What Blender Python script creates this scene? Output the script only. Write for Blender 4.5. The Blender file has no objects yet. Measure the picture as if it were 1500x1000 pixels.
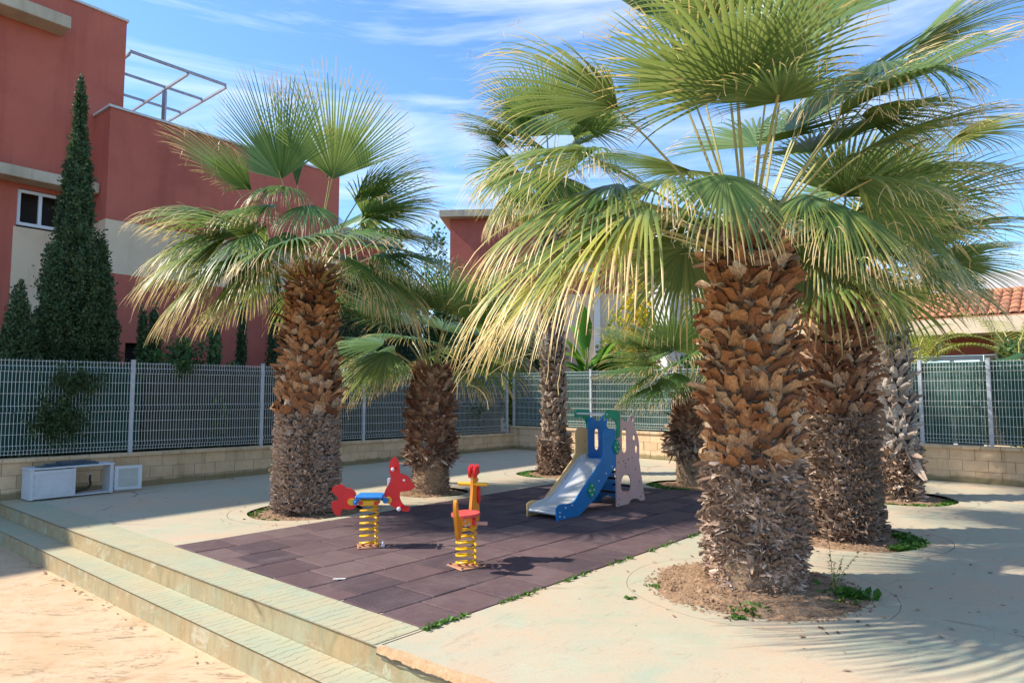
import bpy, bmesh, math, random
import numpy as np
from mathutils import Vector, Matrix, Euler
from mathutils.geometry import delaunay_2d_cdt
random.seed(7); RNG = np.random.default_rng(7)
R = math.radians
scene = bpy.context.scene
COL = scene.collection
# ---------------------------------------------------------------- camera
CAM_H = 1.65
PITCH = math.atan(75 / 1000)
cam_d = bpy.data.cameras.new('camera'); cam = bpy.data.objects.new('camera', cam_d); COL.objects.link(cam)
cam.location = (0, 0, CAM_H); cam.rotation_euler = (R(90) + PITCH, 0, 0)
cam_d.sensor_width = 36; cam_d.lens = 24.0; cam_d.clip_end = 1500; cam_d.clip_start = 0.05
scene.camera = cam
# ---------------------------------------------------------------- light
SUN_EL = 44.0; TRAVEL = 0.0            # azimuth (from +X) in which the light travels
world = bpy.data.worlds.new('World'); scene.world = world; world.use_nodes = True
wn = world.node_tree; wn.nodes.clear()
def N(t, typ, **kw):
    n = t.nodes.new(typ)
    for k, v in kw.items():
        if k in n.inputs: n.inputs[k].default_value = v
        else: setattr(n, k, v)
    return n
sky = N(wn, 'ShaderNodeTexSky'); sky.sky_type = 'NISHITA'; sky.sun_disc = False
sky.sun_elevation = R(SUN_EL)
saz = R(TRAVEL + 180)                     # where the sun stands, from +X ccw
sky.sun_rotation = (math.pi / 2 - saz) % (2 * math.pi)
sky.air_density = 1.0; sky.dust_density = 0.4; sky.ozone_density = 2.5
tc = N(wn, 'ShaderNodeTexCoord')
mp = N(wn, 'ShaderNodeMapping'); mp.inputs['Scale'].default_value = (1.0, 1.3, 8.0); mp.inputs['Rotation'].default_value = (0.14, 0.22, 0.3)
n1 = N(wn, 'ShaderNodeTexNoise'); n1.inputs['Scale'].default_value = 1.7; n1.inputs['Detail'].default_value = 9; n1.inputs['Roughness'].default_value = 0.62; n1.inputs['Distortion'].default_value = 0.5
cr = N(wn, 'ShaderNodeValToRGB'); cr.color_ramp.elements[0].position = 0.47; cr.color_ramp.elements[1].position = 0.86
cr.color_ramp.elements[0].color = (0, 0, 0, 1); cr.color_ramp.elements[1].color = (0.75, 0.75, 0.75, 1)
mx = N(wn, 'ShaderNodeMix'); mx.data_type = 'RGBA'
tint = N(wn, 'ShaderNodeMix'); tint.data_type = 'RGBA'; tint.blend_type = 'MULTIPLY'; tint.inputs[0].default_value = 1.0
bg = N(wn, 'ShaderNodeBackground'); wo = N(wn, 'ShaderNodeOutputWorld')
wn.links.new(tc.outputs['Generated'], mp.inputs['Vector']); wn.links.new(mp.outputs['Vector'], n1.inputs['Vector'])
wn.links.new(n1.outputs['Fac'], cr.inputs['Fac']); wn.links.new(cr.outputs['Color'], mx.inputs[0])
wn.links.new(sky.outputs['Color'], tint.inputs[6]); tint.inputs[7].default_value = (0.47, 0.62, 0.75, 1)
wn.links.new(tint.outputs[2], mx.inputs[6]); mx.inputs[7].default_value = (3.9, 4.1, 4.4, 1)
wn.links.new(mx.outputs[2], bg.inputs['Color']); bg.inputs['Strength'].default_value = 0.15
wn.links.new(bg.outputs[0], wo.inputs[0])
sd = bpy.data.lights.new('sun', 'SUN'); sd.energy = 2.7; sd.angle = R(0.8); sd.color = (1.0, 0.94, 0.83)
sun = bpy.data.objects.new('sun', sd); COL.objects.link(sun)
_t = Vector((math.cos(R(TRAVEL)) * math.cos(R(SUN_EL)), math.sin(R(TRAVEL)) * math.cos(R(SUN_EL)), -math.sin(R(SUN_EL))))
sun.rotation_euler = _t.to_track_quat('-Z', 'Y').to_euler(); sun.location = (-20, 6, 20)
scene.view_settings.view_transform = 'Standard'; scene.view_settings.look = 'None'
scene.view_settings.exposure = 1.38; scene.view_settings.gamma = 1.0; scene.view_settings.use_curve_mapping = False
scene.render.engine = 'CYCLES'
scene.cycles.max_bounces = 6; scene.cycles.transparent_max_bounces = 8; scene.cycles.use_denoising = True

# ---------------------------------------------------------------- surveying helpers (photograph pixel -> place)
def ray(u, v):
    x = (u - 750) / 1000; y = -(v - 500) / 1000; c, s = math.cos(PITCH), math.sin(PITCH)
    return Vector((x, c - y * s, s + y * c))
def G(u, v, z=0.0):
    r = ray(u, v); t = (z - CAM_H) / r.z
    return r * t + Vector((0, 0, CAM_H))
def AY(u, v, Y):
    r = ray(u, v)
    return r * (Y / r.y) + Vector((0, 0, CAM_H))

# ---------------------------------------------------------------- object helpers
def mesh_np(name, V, F, mats, attrs=None, smooth=False, mat_idx=None):
    """V (n,3), F list/array of polygons"""
    me = bpy.data.meshes.new(name)
    V = np.asarray(V, dtype=np.float32)
    if isinstance(F, np.ndarray):
        k = F.shape[1]; nf = F.shape[0]
        me.vertices.add(len(V)); me.vertices.foreach_set('co', V.ravel())
        me.loops.add(nf * k); me.loops.foreach_set('vertex_index', F.astype(np.int32).ravel())
        me.polygons.add(nf); me.polygons.foreach_set('loop_start', np.arange(0, nf * k, k, dtype=np.int32))
        me.polygons.foreach_set('loop_total', np.full(nf, k, dtype=np.int32))
    else:
        me.from_pydata([tuple(map(float, v)) for v in V], [], [tuple(int(i) for i in f) for f in F])
    for m in (mats if isinstance(mats, (list, tuple)) else [mats]): me.materials.append(m)
    if mat_idx is not None: me.polygons.foreach_set('material_index', np.asarray(mat_idx, dtype=np.int32))
    me.update(calc_edges=True)
    if attrs:
        for an, arr in attrs.items():
            a = me.color_attributes.new(an, 'FLOAT_COLOR', 'POINT')
            full = np.ones((len(V), 4), dtype=np.float32); full[:, :arr.shape[1]] = arr
            a.data.foreach_set('color', full.ravel())
    if smooth: me.polygons.foreach_set('use_smooth', np.ones(len(me.polygons), dtype=bool))
    me.update()
    return me
def obj(name, me, parent=None, loc=(0, 0, 0), rot=(0, 0, 0), scale=(1, 1, 1)):
    o = bpy.data.objects.new(name, me); COL.objects.link(o)
    o.location = loc; o.rotation_euler = rot; o.scale = scale
    if parent is not None: o.parent = parent
    return o
def tag(o, label=None, cat=None, group=None, kind=None):
    if label: o['label'] = label
    if cat: o['category'] = cat
    if group: o['group'] = group
    if kind: o['kind'] = kind
    return o
def thing(name, label, cat, loc=(0, 0, 0), rot=(0, 0, 0), group=None):
    return tag(obj(name, None, None, loc, rot), label, cat, group)
class MB:
    """collects simple solids into one mesh"""
    def __init__(s): s.v = []; s.f = []
    def add(s, vs, fs):
        o = len(s.v); s.v += [tuple(v) for v in vs]; s.f += [tuple(i + o for i in f) for f in fs]; return s
    def box(s, a, b, M=None):
        (x0, y0, z0), (x1, y1, z1) = a, b
        vs = [Vector(p) for p in ((x0,y0,z0),(x1,y0,z0),(x1,y1,z0),(x0,y1,z0),(x0,y0,z1),(x1,y0,z1),(x1,y1,z1),(x0,y1,z1))]
        if M is not None: vs = [M @ v for v in vs]
        return s.add(vs, [(0,3,2,1),(4,5,6,7),(0,1,5,4),(1,2,6,5),(2,3,7,6),(3,0,4,7)])
    def tube(s, pts, r, n=8, cap=True, flat=1.0):
        pts = [Vector(p) for p in pts]; rs = r if isinstance(r, (list, tuple)) else [r] * len(pts)
        o = len(s.v); up = None
        for i, p in enumerate(pts):
            d = (pts[min(i + 1, len(pts) - 1)] - pts[max(i - 1, 0)]).normalized()
            if up is None: up = Vector((0, 0, 1)) if abs(d.z) < .9 else Vector((1, 0, 0))
            a = d.cross(up).normalized(); b = a.cross(d).normalized(); up = b
            for k in range(n):
                t = 2 * math.pi * k / n
                s.v.append(tuple(p + a * math.cos(t) * rs[i] + b * math.sin(t) * rs[i] * flat))
        for i in range(len(pts) - 1):
            for k in range(n):
                k2 = (k + 1) % n
                s.f.append((o + i * n + k, o + i * n + k2, o + (i + 1) * n + k2, o + (i + 1) * n + k))
        if cap:
            s.f.append(tuple(o + k for k in range(n))[::-1]); s.f.append(tuple(o + (len(pts) - 1) * n + k for k in range(n)))
        return s
    def lathe(s, prof, n=16, M=None, jit=0.0):
        o = len(s.v)
        for (r, z) in prof:
            for k in range(n):
                t = 2 * math.pi * k / n; rr = r * (1 + random.uniform(-jit, jit))
                p = Vector((rr * math.cos(t), rr * math.sin(t), z))
                s.v.append(tuple(M @ p if M is not None else p))
        for i in range(len(prof) - 1):
            for k in range(n):
                k2 = (k + 1) % n
                s.f.append((o + i * n + k, o + i * n + k2, o + (i + 1) * n + k2, o + (i + 1) * n + k))
        s.f.append(tuple(o + k for k in range(n))[::-1]); s.f.append(tuple(o + (len(prof) - 1) * n + k for k in range(n)))
        return s
    def mesh(s, name, m, smooth=False, bevel=0):
        me = mesh_np(name, s.v, s.f, m)
        if bevel:
            bm = bmesh.new(); bm.from_mesh(me)
            bmesh.ops.bevel(bm, geom=list(bm.edges), offset=bevel, segments=1, affect='EDGES', clamp_overlap=True)
            bm.to_mesh(me); bm.free()
        if smooth:
            me.polygons.foreach_set('use_smooth', np.ones(len(me.polygons), dtype=bool))
            me.set_sharp_from_angle(angle=R(40))
        return me
    def obj(s, name, m, parent=None, loc=(0, 0, 0), rot=(0, 0, 0), smooth=False, bevel=0):
        return obj(name, s.mesh(name, m, smooth, bevel), parent, loc, rot)
def flat_cdt(outer, holes=(), slits=()):
    """2D polygon with holes; slits: list of (outer loop, inner loop) gaps. returns verts, faces"""
    loops = [outer] + list(holes)
    for a, b in slits: loops += [a] + ([b] if b else [])
    vs = []; es = []
    for L in loops:
        o = len(vs); vs += [Vector(p[:2]) for p in L]; es += [(o + i, o + (i + 1) % len(L)) for i in range(len(L))]
    rv, re, rf, _, _, _ = delaunay_2d_cdt(vs, es, [], 0, 1e-5)
    def inside(p, L):
        c = False; n = len(L)
        for i in range(n):
            a = L[i]; b = L[(i + 1) % n]
            if (a[1] > p.y) != (b[1] > p.y) and p.x < (b[0] - a[0]) * (p.y - a[1]) / (b[1] - a[1]) + a[0]: c = not c
        return c
    out = []
    for f in rf:
        c = sum((rv[i] for i in f), Vector((0, 0))) / len(f)
        if not inside(c, outer): continue
        if any(inside(c, h) for h in holes): continue
        if any(inside(c, a) and not (b and inside(c, b)) for a, b in slits): continue
        a = sum(rv[f[i]].cross(rv[f[(i + 1) % len(f)]]) for i in range(len(f)))
        out.append(tuple(f) if a > 0 else tuple(f)[::-1])
    return rv, out
def circ(cx, cy, r, n=28, ry=None, wob=0.0, seed=0):
    rr = random.Random(seed); ry = ry or r
    ph = [rr.uniform(0, 6.28) for _ in range(3)]
    return [(cx + r * math.cos(t) * (1 + wob * math.sin(3 * t + ph[0]) + wob * .6 * math.sin(7 * t + ph[1])), cy + ry * math.sin(t) * (1 + wob * math.sin(3 * t + ph[0]) + wob * .6 * math.sin(7 * t + ph[1]))) for t in [2 * math.pi * i / n for i in range(n)]]
def smooth_loop(pts, k=2):
    """Chaikin corner cutting of a closed outline"""
    for _ in range(k):
        q = []
        for i in range(len(pts)):
            a = pts[i]; b = pts[(i + 1) % len(pts)]
            q += [(a[0] * .78 + b[0] * .22, a[1] * .78 + b[1] * .22), (a[0] * .22 + b[0] * .78, a[1] * .22 + b[1] * .78)]
        pts = q
    return pts
def plate(name, m, outline, holes, th, F2W, parent, y0=0.0, bevel=True):
    """flat board: outline in (s,z), thickness th along the third axis; F2W maps (s, t, z) to the parent's space"""
    rv, rf = flat_cdt(outline, holes)
    n = len(rv); V = [F2W(p.x, y0, p.y) for p in rv] + [F2W(p.x, y0 + th, p.y) for p in rv]
    Fs = [tuple(f) for f in rf] + [tuple(i + n for i in f)[::-1] for f in rf]
    cnt = {}
    for f in rf:
        for i in range(len(f)):
            a, b = f[i], f[(i + 1) % len(f)]
            if (b, a) in cnt: cnt.pop((b, a))
            else: cnt[(a, b)] = 1
    for a, b in cnt: Fs.append((b, a, a + n, b + n))
    me = mesh_np(name, V, Fs, m)
    bm = bmesh.new(); bm.from_mesh(me); bmesh.ops.recalc_face_normals(bm, faces=list(bm.faces))
    bmesh.ops.dissolve_limit(bm, angle_limit=R(1), verts=list(bm.verts), edges=list(bm.edges))
    bm.to_mesh(me); bm.free()
    return obj(name, me, parent)

# ---------------------------------------------------------------- materials
def ramp(t, fac, stops):
    r = N(t, 'ShaderNodeValToRGB'); e = r.color_ramp.elements
    while len(e) < len(stops): e.new(0.5)
    for k, (p, c) in enumerate(stops):
        e[k].position = p; e[k].color = (*c, 1) if len(c) == 3 else c
    t.links.new(fac, r.inputs['Fac']); return r.outputs['Color']
def noise(t, vec, scale, detail=5, rough=.6, dist=0.0, sc3=None, rot=None):
    if sc3 or rot:
        m = N(t, 'ShaderNodeMapping')
        if sc3: m.inputs['Scale'].default_value = sc3
        if rot: m.inputs['Rotation'].default_value = rot
        t.links.new(vec, m.inputs['Vector']); vec = m.outputs['Vector']
    n = N(t, 'ShaderNodeTexNoise'); n.inputs['Scale'].default_value = scale; n.inputs['Detail'].default_value = detail
    n.inputs['Roughness'].default_value = rough; n.inputs['Distortion'].default_value = dist
    t.links.new(vec, n.inputs['Vector']); return n.outputs['Fac']
def mixc(t, fac, a, b, mode='MIX'):
    m = N(t, 'ShaderNodeMix'); m.data_type = 'RGBA'; m.blend_type = mode
    for idx, x in ((0, fac), (6, a), (7, b)):
        if isinstance(x, (int, float)): m.inputs[idx].default_value = x
        elif isinstance(x, tuple): m.inputs[idx].default_value = (*x, 1) if len(x) == 3 else x
        else: t.links.new(x, m.inputs[idx])
    return m.outputs[2]
def mth(t, op, a, b=None, c=None):
    m = N(t, 'ShaderNodeMath'); m.operation = op
    for i, x in enumerate((a, b, c)):
        if x is None: continue
        if isinstance(x, (int, float)): m.inputs[i].default_value = x
        else: t.links.new(x, m.inputs[i])
    return m.outputs[0]
def newmat(name, rough=.7, metallic=0.0, spec=.5):
    m = bpy.data.materials.new(name); m.use_nodes = True; t = m.node_tree; t.nodes.clear()
    b = N(t, 'ShaderNodeBsdfPrincipled'); o = N(t, 'ShaderNodeOutputMaterial'); t.links.new(b.outputs[0], o.inputs[0])
    b.inputs['Roughness'].default_value = rough; b.inputs['Metallic'].default_value = metallic; b.inputs['Specular IOR Level'].default_value = spec
    return m, t, b, o
def bumpn(t, b, h, strength=.4, dist=.01):
    n = N(t, 'ShaderNodeBump'); n.inputs['Strength'].default_value = strength; n.inputs['Distance'].default_value = dist
    t.links.new(h, n.inputs['Height']); t.links.new(n.outputs[0], b.inputs['Normal'])
def simple(name, c1, c2=None, scale=6, rough=.6, metallic=0.0, bump=.2, bscale=60, bdist=.004, objvar=.0, spec=.5, c3=None, sc3=None, coords='Object'):
    m, t, b, o = newmat(name, rough, metallic, spec)
    co = N(t, 'ShaderNodeTexCoord').outputs[coords]
    c2 = c2 or tuple(x * .75 for x in c1)
    n = noise(t, co, scale, 6, .65, .2, sc3)
    st = [(.32, c1), (.68, c2)] if not c3 else [(.28, c1), (.5, c2), (.72, c3)]
    col = ramp(t, n, st)
    if objvar:
        oi = N(t, 'ShaderNodeObjectInfo').outputs['Random']
        hs = N(t, 'ShaderNodeHueSaturation'); t.links.new(col, hs.inputs['Color'])
        t.links.new(mth(t, 'MULTIPLY_ADD', oi, 2 * objvar, 1 - objvar), hs.inputs['Value'])
        col = hs.outputs[0]
    t.links.new(col, b.inputs['Base Color'])
    if bump: bumpn(t, b, noise(t, co, bscale, 4, .6), bump, bdist)
    r = mth(t, 'MULTIPLY_ADD', n, .25, rough - .12); t.links.new(r, b.inputs['Roughness'])
    return m
def world_pos(t): return N(t, 'ShaderNodeNewGeometry').outputs['Position']

M = {}
EDGE_A = math.atan2(4.548 - 10.335, -0.838 + 7.637)      # direction of the step edge on the plan
def concrete(name, cA, cB, cC, stripes=False, riser=False):
    m, t, b, o = newmat(name, .75, 0, .35)
    p = world_pos(t)
    big = noise(t, p, .8, 8, .68, .6); mid = noise(t, p, 3.2, 8, .72, .5)
    col = ramp(t, big, [(.36, cA), (.5, cB), (.66, cC)])
    col = mixc(t, ramp(t, mid, [(.38, (0, 0, 0)), (.66, (.65, .65, .65))]), col, cC)
    blot = noise(t, p, 7, 8, .75, .8)
    col = mixc(t, ramp(t, blot, [(.56, (0, 0, 0)), (.74, (.6, .6, .6))]), col, tuple(x * .62 for x in cC))
    pale = noise(t, p, 1.9, 6, .7, .8)
    col = mixc(t, ramp(t, pale, [(.52, (0, 0, 0)), (.74, (.45, .45, .45))]), col, tuple(min(1, x * 1.25) for x in cA))
    spk = noise(t, p, 55, 4, .7)
    col = mixc(t, ramp(t, spk, [(.3, (.35, .35, .35)), (.55, (0, 0, 0))]), col, tuple(x * .7 for x in cB))
    # stamped relief: broken grooves running across the terrace
    rotz = -EDGE_A + (R(90) if not riser else 0)
    g = noise(t, p, 1.0, 5, .62, 1.1, (2.2, 13.0, 3) if not riser else (14, 14, 1.3), (0, 0, 0))
    mp = N(t, 'ShaderNodeMapping'); mp.inputs['Rotation'].default_value = (0, 0, -EDGE_A); t.links.new(p, mp.inputs['Vector'])
    q = mp.outputs['Vector']
    h = mth(t, 'MULTIPLY', g, .6)
    if stripes:
        sx = N(t, 'ShaderNodeSeparateXYZ'); t.links.new(q, sx.inputs[0])
        wob = mth(t, 'MULTIPLY_ADD', noise(t, q, 2.3, 4, .7, 0, (1, 4, 1)), .09, 0)
        xx = mth(t, 'ADD', sx.outputs[0], wob)
        fr = mth(t, 'FRACT', mth(t, 'MULTIPLY', xx, 1 / .085))
        line = mth(t, 'LESS_THAN', fr, .12)
        brk = ramp(t, noise(t, q, 3.1, 3, .6, 0, (3, 1.2, 1)), [(.40, (0, 0, 0)), (.54, (1, 1, 1))])
        line = mth(t, 'MULTIPLY', line, brk)
        col = mixc(t, mth(t, 'MULTIPLY', line, .62), col, tuple(x * .34 for x in cB))
        h = mth(t, 'SUBTRACT', h, mth(t, 'MULTIPLY', line, .5))
    else:
        # fine cracks
        def crack(scale, width, amt, q0, dist):
            nz = N(t, 'ShaderNodeTexNoise'); nz.inputs['Scale'].default_value = scale * 2.2; nz.inputs['Detail'].default_value = 7; t.links.new(q0, nz.inputs['Vector'])
            ad = N(t, 'ShaderNodeMix'); ad.data_type = 'RGBA'; ad.inputs[0].default_value = dist; t.links.new(q0, ad.inputs[6]); t.links.new(nz.outputs['Color'], ad.inputs[7])
            v = N(t, 'ShaderNodeTexVoronoi'); v.feature = 'DISTANCE_TO_EDGE'; v.inputs['Scale'].default_value = scale; t.links.new(ad.outputs[2], v.inputs['Vector'])
            return ramp(t, v.outputs['Distance'], [(0, (amt, amt, amt)), (width, (0, 0, 0))])
        ck = mixc(t, ramp(t, noise(t, p, 1.1, 2), [(.5, (0, 0, 0)), (.6, (1, 1, 1))]), (0, 0, 0), crack(.38, .010, .85, p, .25))
        col = mixc(t, ck, col, tuple(x * .35 for x in cC))
        h = mth(t, 'SUBTRACT', h, mth(t, 'MULTIPLY', ck, .4))
        gl = ramp(t, noise(t, q, 1.0, 4, .7, 1.6, (9.0, 1.3, 1)), [(.62, (0, 0, 0)), (.645, (.45, .45, .45)), (.67, (0, 0, 0))])
        col = mixc(t, gl, col, tuple(x * .5 for x in cB))
    if riser:
        st = noise(t, p, 1.0, 7, .72, .8, (4.5, 4.5, 2.2))
        col = mixc(t, ramp(t, st, [(.42, (0, 0, 0)), (.64, (.7, .7, .7))]), col, (.34, .215, .10))
        st2 = noise(t, p, 1.0, 7, .72, .6, (9, 9, 2.6))
        col = mixc(t, ramp(t, st2, [(.50, (0, 0, 0)), (.74, (.5, .5, .5))]), col, (.13, .19, .11))
        st3 = noise(t, p, 1.0, 7, .75, .8, (4, 4, 5))
        col = mixc(t, ramp(t, st3, [(.54, (0, 0, 0)), (.66, (.6, .6, .6))]), col, (.58, .55, .42))
    t.links.new(col, b.inputs['Base Color'])
    bumpn(t, b, h, .5, .012)
    return m
GA, GB, GC = (.385, .415, .295), (.47, .42, .30), (.56, .395, .26)
M['terrace'] = concrete('stamped_green_concrete', GA, GB, GC)
M['border'] = concrete('stamped_plank_concrete', (.34, .40, .28), (.41, .40, .265), (.50, .39, .23), True)
M['riser'] = concrete('riser_concrete', (.33, .37, .25), (.42, .35, .21), (.44, .31, .15), False, True)
def orange_paving():
    m, t, b, o = newmat('orange_stamped_concrete', .8, 0, .3)
    p = world_pos(t)
    col = ramp(t, noise(t, p, 1.4, 8, .7, .6), [(.36, (.54, .36, .20)), (.52, (.60, .43, .27)), (.68, (.50, .30, .16))])
    col = mixc(t, ramp(t, noise(t, p, 5, 8, .75, .6), [(.55, (0, 0, 0)), (.75, (.7, .7, .7))]), col, (.45, .24, .13))
    mp = N(t, 'ShaderNodeMapping'); mp.inputs['Rotation'].default_value = (0, 0, -R(47)); mp.inputs['Scale'].default_value = (1.0, 3.8, 1); t.links.new(p, mp.inputs['Vector'])
    n = noise(t, mp.outputs[0], 1.0, 7, .66, 1.2)
    gl = ramp(t, n, [(.508, (0, 0, 0)), (.513, (.8, .8, .8)), (.519, (0, 0, 0))])
    brk = ramp(t, noise(t, p, 2.6, 3), [(.42, (0, 0, 0)), (.55, (1, 1, 1))])
    gl = mixc(t, brk, (0, 0, 0), gl)
    col = mixc(t, gl, col, (.22, .11, .06))
    t.links.new(col, b.inputs['Base Color'])
    bumpn(t, b, mth(t, 'SUBTRACT', n, mth(t, 'MULTIPLY', gl, .3)), .7, .03)
    return m
M['orange'] = orange_paving()
M['joint'] = simple('joint_dirt', (.10, .085, .06), (.055, .05, .035), 20, .9)
M['soil'] = simple('sandy_soil', (.42, .25, .14), (.27, .16, .09), 14, .95, bump=1.0, bscale=26, bdist=.03, c3=(.50, .33, .2))
M['garden'] = simple('garden_soil', (.16, .12, .07), (.09, .08, .04), 1.2, .95, bump=.5, bscale=9, bdist=.03)
def mat_tile():
    m, t, b, o = newmat('rubber_tile', .85, 0, .35)
    p = world_pos(t); oi = N(t, 'ShaderNodeObjectInfo').outputs['Random']
    col = ramp(t, oi, [(0, (.060, .038, .044)), (.4, (.088, .052, .055)), (.8, (.125, .070, .068)), (1, (.155, .096, .088))])
    col = mixc(t, ramp(t, noise(t, p, 2.2, 7, .72, .5), [(.45, (0, 0, 0)), (.72, (.7, .7, .7))]), col, (.17, .115, .112))
    col = mixc(t, ramp(t, noise(t, p, 5.5, 6, .7, .4), [(.5, (0, 0, 0)), (.75, (.5, .5, .5))]), col, (.045, .032, .045))
    col = mixc(t, ramp(t, noise(t, p, 120, 2, .7), [(.55, (0, 0, 0)), (.68, (.5, .5, .5))]), col, (.25, .17, .165))
    t.links.new(col, b.inputs['Base Color']); bumpn(t, b, noise(t, p, 160, 3, .7), .6, .004)
    return m
M['tile'] = mat_tile()
def block_mat(name, c1, c2, c3, var=.09):
    m, t, b, o = newmat(name, .88, 0, .3)
    p = world_pos(t); oi = N(t, 'ShaderNodeObjectInfo').outputs['Random']
    col = ramp(t, noise(t, p, 4, 7, .7, .3), [(.3, c1), (.52, c2), (.72, c3)])
    st = noise(t, p, 1.0, 5, .7, .2, (7, 7, .6))
    col = mixc(t, ramp(t, st, [(.56, (0, 0, 0)), (.75, (.6, .6, .6))]), col, tuple(x * .48 for x in c3))
    hs = N(t, 'ShaderNodeHueSaturation'); t.links.new(col, hs.inputs['Color']); t.links.new(mth(t, 'MULTIPLY_ADD', oi, 2 * var, 1 - var), hs.inputs['Value'])
    sx = N(t, 'ShaderNodeSeparateXYZ'); t.links.new(p, sx.inputs[0])
    zz = mth(t, 'ADD', sx.outputs[2], mth(t, 'MULTIPLY', noise(t, p, 3, 5, .7), -.16))
    moss = ramp(t, zz, [(0.0, (.75, .75, .75)), (.05, (0, 0, 0))])
    c = mixc(t, moss, hs.outputs[0], (.16, .14, .06))
    t.links.new(c, b.inputs['Base Color']); bumpn(t, b, noise(t, p, 55, 5, .7), .55, .006)
    return m
M['block'] = block_mat('sand_block', (.72, .52, .33), (.66, .46, .275), (.55, .37, .21))
M['coping'] = block_mat('sand_coping', (.72, .54, .35), (.64, .46, .28), (.50, .35, .20))
M['mortar'] = simple('mortar', (.33, .24, .15), (.24, .18, .11), 12, .9)
M['galv'] = simple('white_painted_steel', (.55, .57, .60), (.42, .44, .47), 9, .45, 0.0, .1, 50, .002)
M['wire'] = simple('galvanised_wire', (.78, .79, .73), (.64, .65, .60), 15, .45, .25, 0)
def net(name, c1, c2, alpha):
    m, t, b, o = newmat(name, .85, 0, .2)
    p = N(t, 'ShaderNodeTexCoord').outputs['Object']
    col = ramp(t, noise(t, p, 1.0, 6, .7, .2, (14, 14, .9)), [(.36, c1), (.62, c2)])
    t.links.new(col, b.inputs['Base Color'])
    tr = N(t, 'ShaderNodeBsdfTransparent'); ms = N(t, 'ShaderNodeMixShader')
    a = ramp(t, noise(t, p, 1.0, 4, .7, 0, (30, 30, 4)), [(.42, (alpha,) * 3), (.6, (1, 1, 1))])
    t.links.new(a, ms.inputs[0]); t.links.new(tr.outputs[0], ms.inputs[1]); t.links.new(b.outputs[0], ms.inputs[2]); t.links.new(ms.outputs[0], o.inputs[0])
    return m
M['net_green'] = net('green_shade_net', (.012, .05, .04), (.028, .085, .065), .93)
M['net_dark'] = net('dark_shade_net', (.022, .032, .026), (.06, .065, .052), .88)
def stucco(name, c1, c2, c3, streak):
    m, t, b, o = newmat(name, .92, 0, .2)
    p = world_pos(t)
    col = ramp(t, noise(t, p, .5, 8, .7, .6), [(.32, c1), (.52, c2), (.7, c3)])
    st = noise(t, p, 1.0, 5, .65, .2, (1.5, 1.5, .12))
    col = mixc(t, ramp(t, st, [(.52, (0, 0, 0)), (.75, (.5, .5, .5))]), col, streak)
    t.links.new(col, b.inputs['Base Color']); bumpn(t, b, noise(t, p, 28, 6, .75), .7, .02)
    return m
M['red'] = stucco('red_stucco', (.55, .155, .105), (.51, .14, .095), (.42, .11, .078), (.30, .075, .05))
M['cream'] = stucco('cream_stucco', (.80, .62, .43), (.76, .58, .39), (.68, .50, .33), (.42, .32, .22))
M['slab'] = stucco('weathered_concrete', (.64, .54, .40), (.54, .45, .32), (.34, .28, .2), (.15, .12, .08))
M['pale'] = stucco('pale_render', (.68, .68, .66), (.62, .62, .6), (.55, .55, .53), (.4, .4, .38))
M['dark'] = simple('dark_interior', (.02, .018, .016), (.03, .026, .022), 3, .9, bump=0)  # near-black colour painting the shade of interiors
M['white'] = simple('white_pvc', (.74, .75, .76), (.66, .67, .68), 6, .35, bump=.05)
M['doorw'] = simple('white_enamel', (.66, .68, .71), (.58, .60, .62), 7, .45, bump=.15, bscale=18)
M['rust'] = simple('rusty_pipe', (.07, .045, .035), (.03, .022, .02), 18, .7)
M['lid'] = simple('blue_grey_plastic', (.085, .14, .18), (.06, .10, .13), 10, .5, objvar=.15)
def glassm():
    m, t, b, o = newmat('window_glass', .06, 0, .8)
    p = N(t, 'ShaderNodeTexCoord').outputs['Object']
    t.links.new(ramp(t, noise(t, p, .8, 3), [(.35, (.10, .06, .055)), (.65, (.16, .12, .10))]), b.inputs['Base Color']); return m
M['glass'] = glassm()
M['steel_frame'] = simple('painted_pergola_steel', (.38, .37, .38), (.26, .25, .26), 6, .4, .4, .1)
M['rooftile'] = simple('terracotta', (.58, .24, .11), (.42, .16, .08), 8, .85, objvar=.2)
M['p_blue'] = simple('blue_hdpe', (.0, .21, .54), (.0, .17, .46), 3, .42, bump=.15, bscale=300, bdist=.001)
M['p_bluedk'] = simple('blue_seat', (.03, .24, .62), (.02, .18, .5), 5, .4, bump=.1)
M['p_tan'] = simple('tan_hdpe', (.78, .49, .21), (.68, .42, .18), 4, .5, bump=.15, bscale=300, bdist=.001)
M['p_pink'] = simple('faded_pink_hdpe', (.74, .47, .43), (.66, .40, .365), 3, .6, bump=.2, bscale=300, bdist=.001)
M['p_green'] = simple('green_hdpe', (.0, .32, .17), (.0, .26, .13), 4, .45, bump=.1)
M['p_red'] = simple('red_hdpe', (.74, .010, .014), (.64, .010, .012), 5, .4, bump=.12, bscale=300, bdist=.001)
M['p_redfade'] = simple('faded_red_seat', (.68, .10, .08), (.55, .05, .05), 9, .55)
M['p_yellow'] = simple('yellow_powdercoat', (.82, .46, .010), (.72, .38, .01), 9, .35, bump=.05)
M['p_orange'] = simple('orange_hdpe', (.86, .30, .012), (.78, .25, .012), 5, .42, bump=.1)
M['p_cap'] = simple('white_cap', (.75, .75, .76), (.66, .66, .68), 8, .35, bump=0)
M['bolt'] = simple('dark_bolt', (.06, .05, .05), (.03, .03, .03), 8, .5, .5, bump=0)
M['rung'] = simple('black_rung', (.012, .012, .013), (.02, .02, .02), 8, .5, bump=0)
M['steel'] = simple('brushed_steel', (.72, .70, .67), (.60, .58, .56), 3, .38, .45, .15, 40, .002, sc3=(1, 14, 1))
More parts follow.
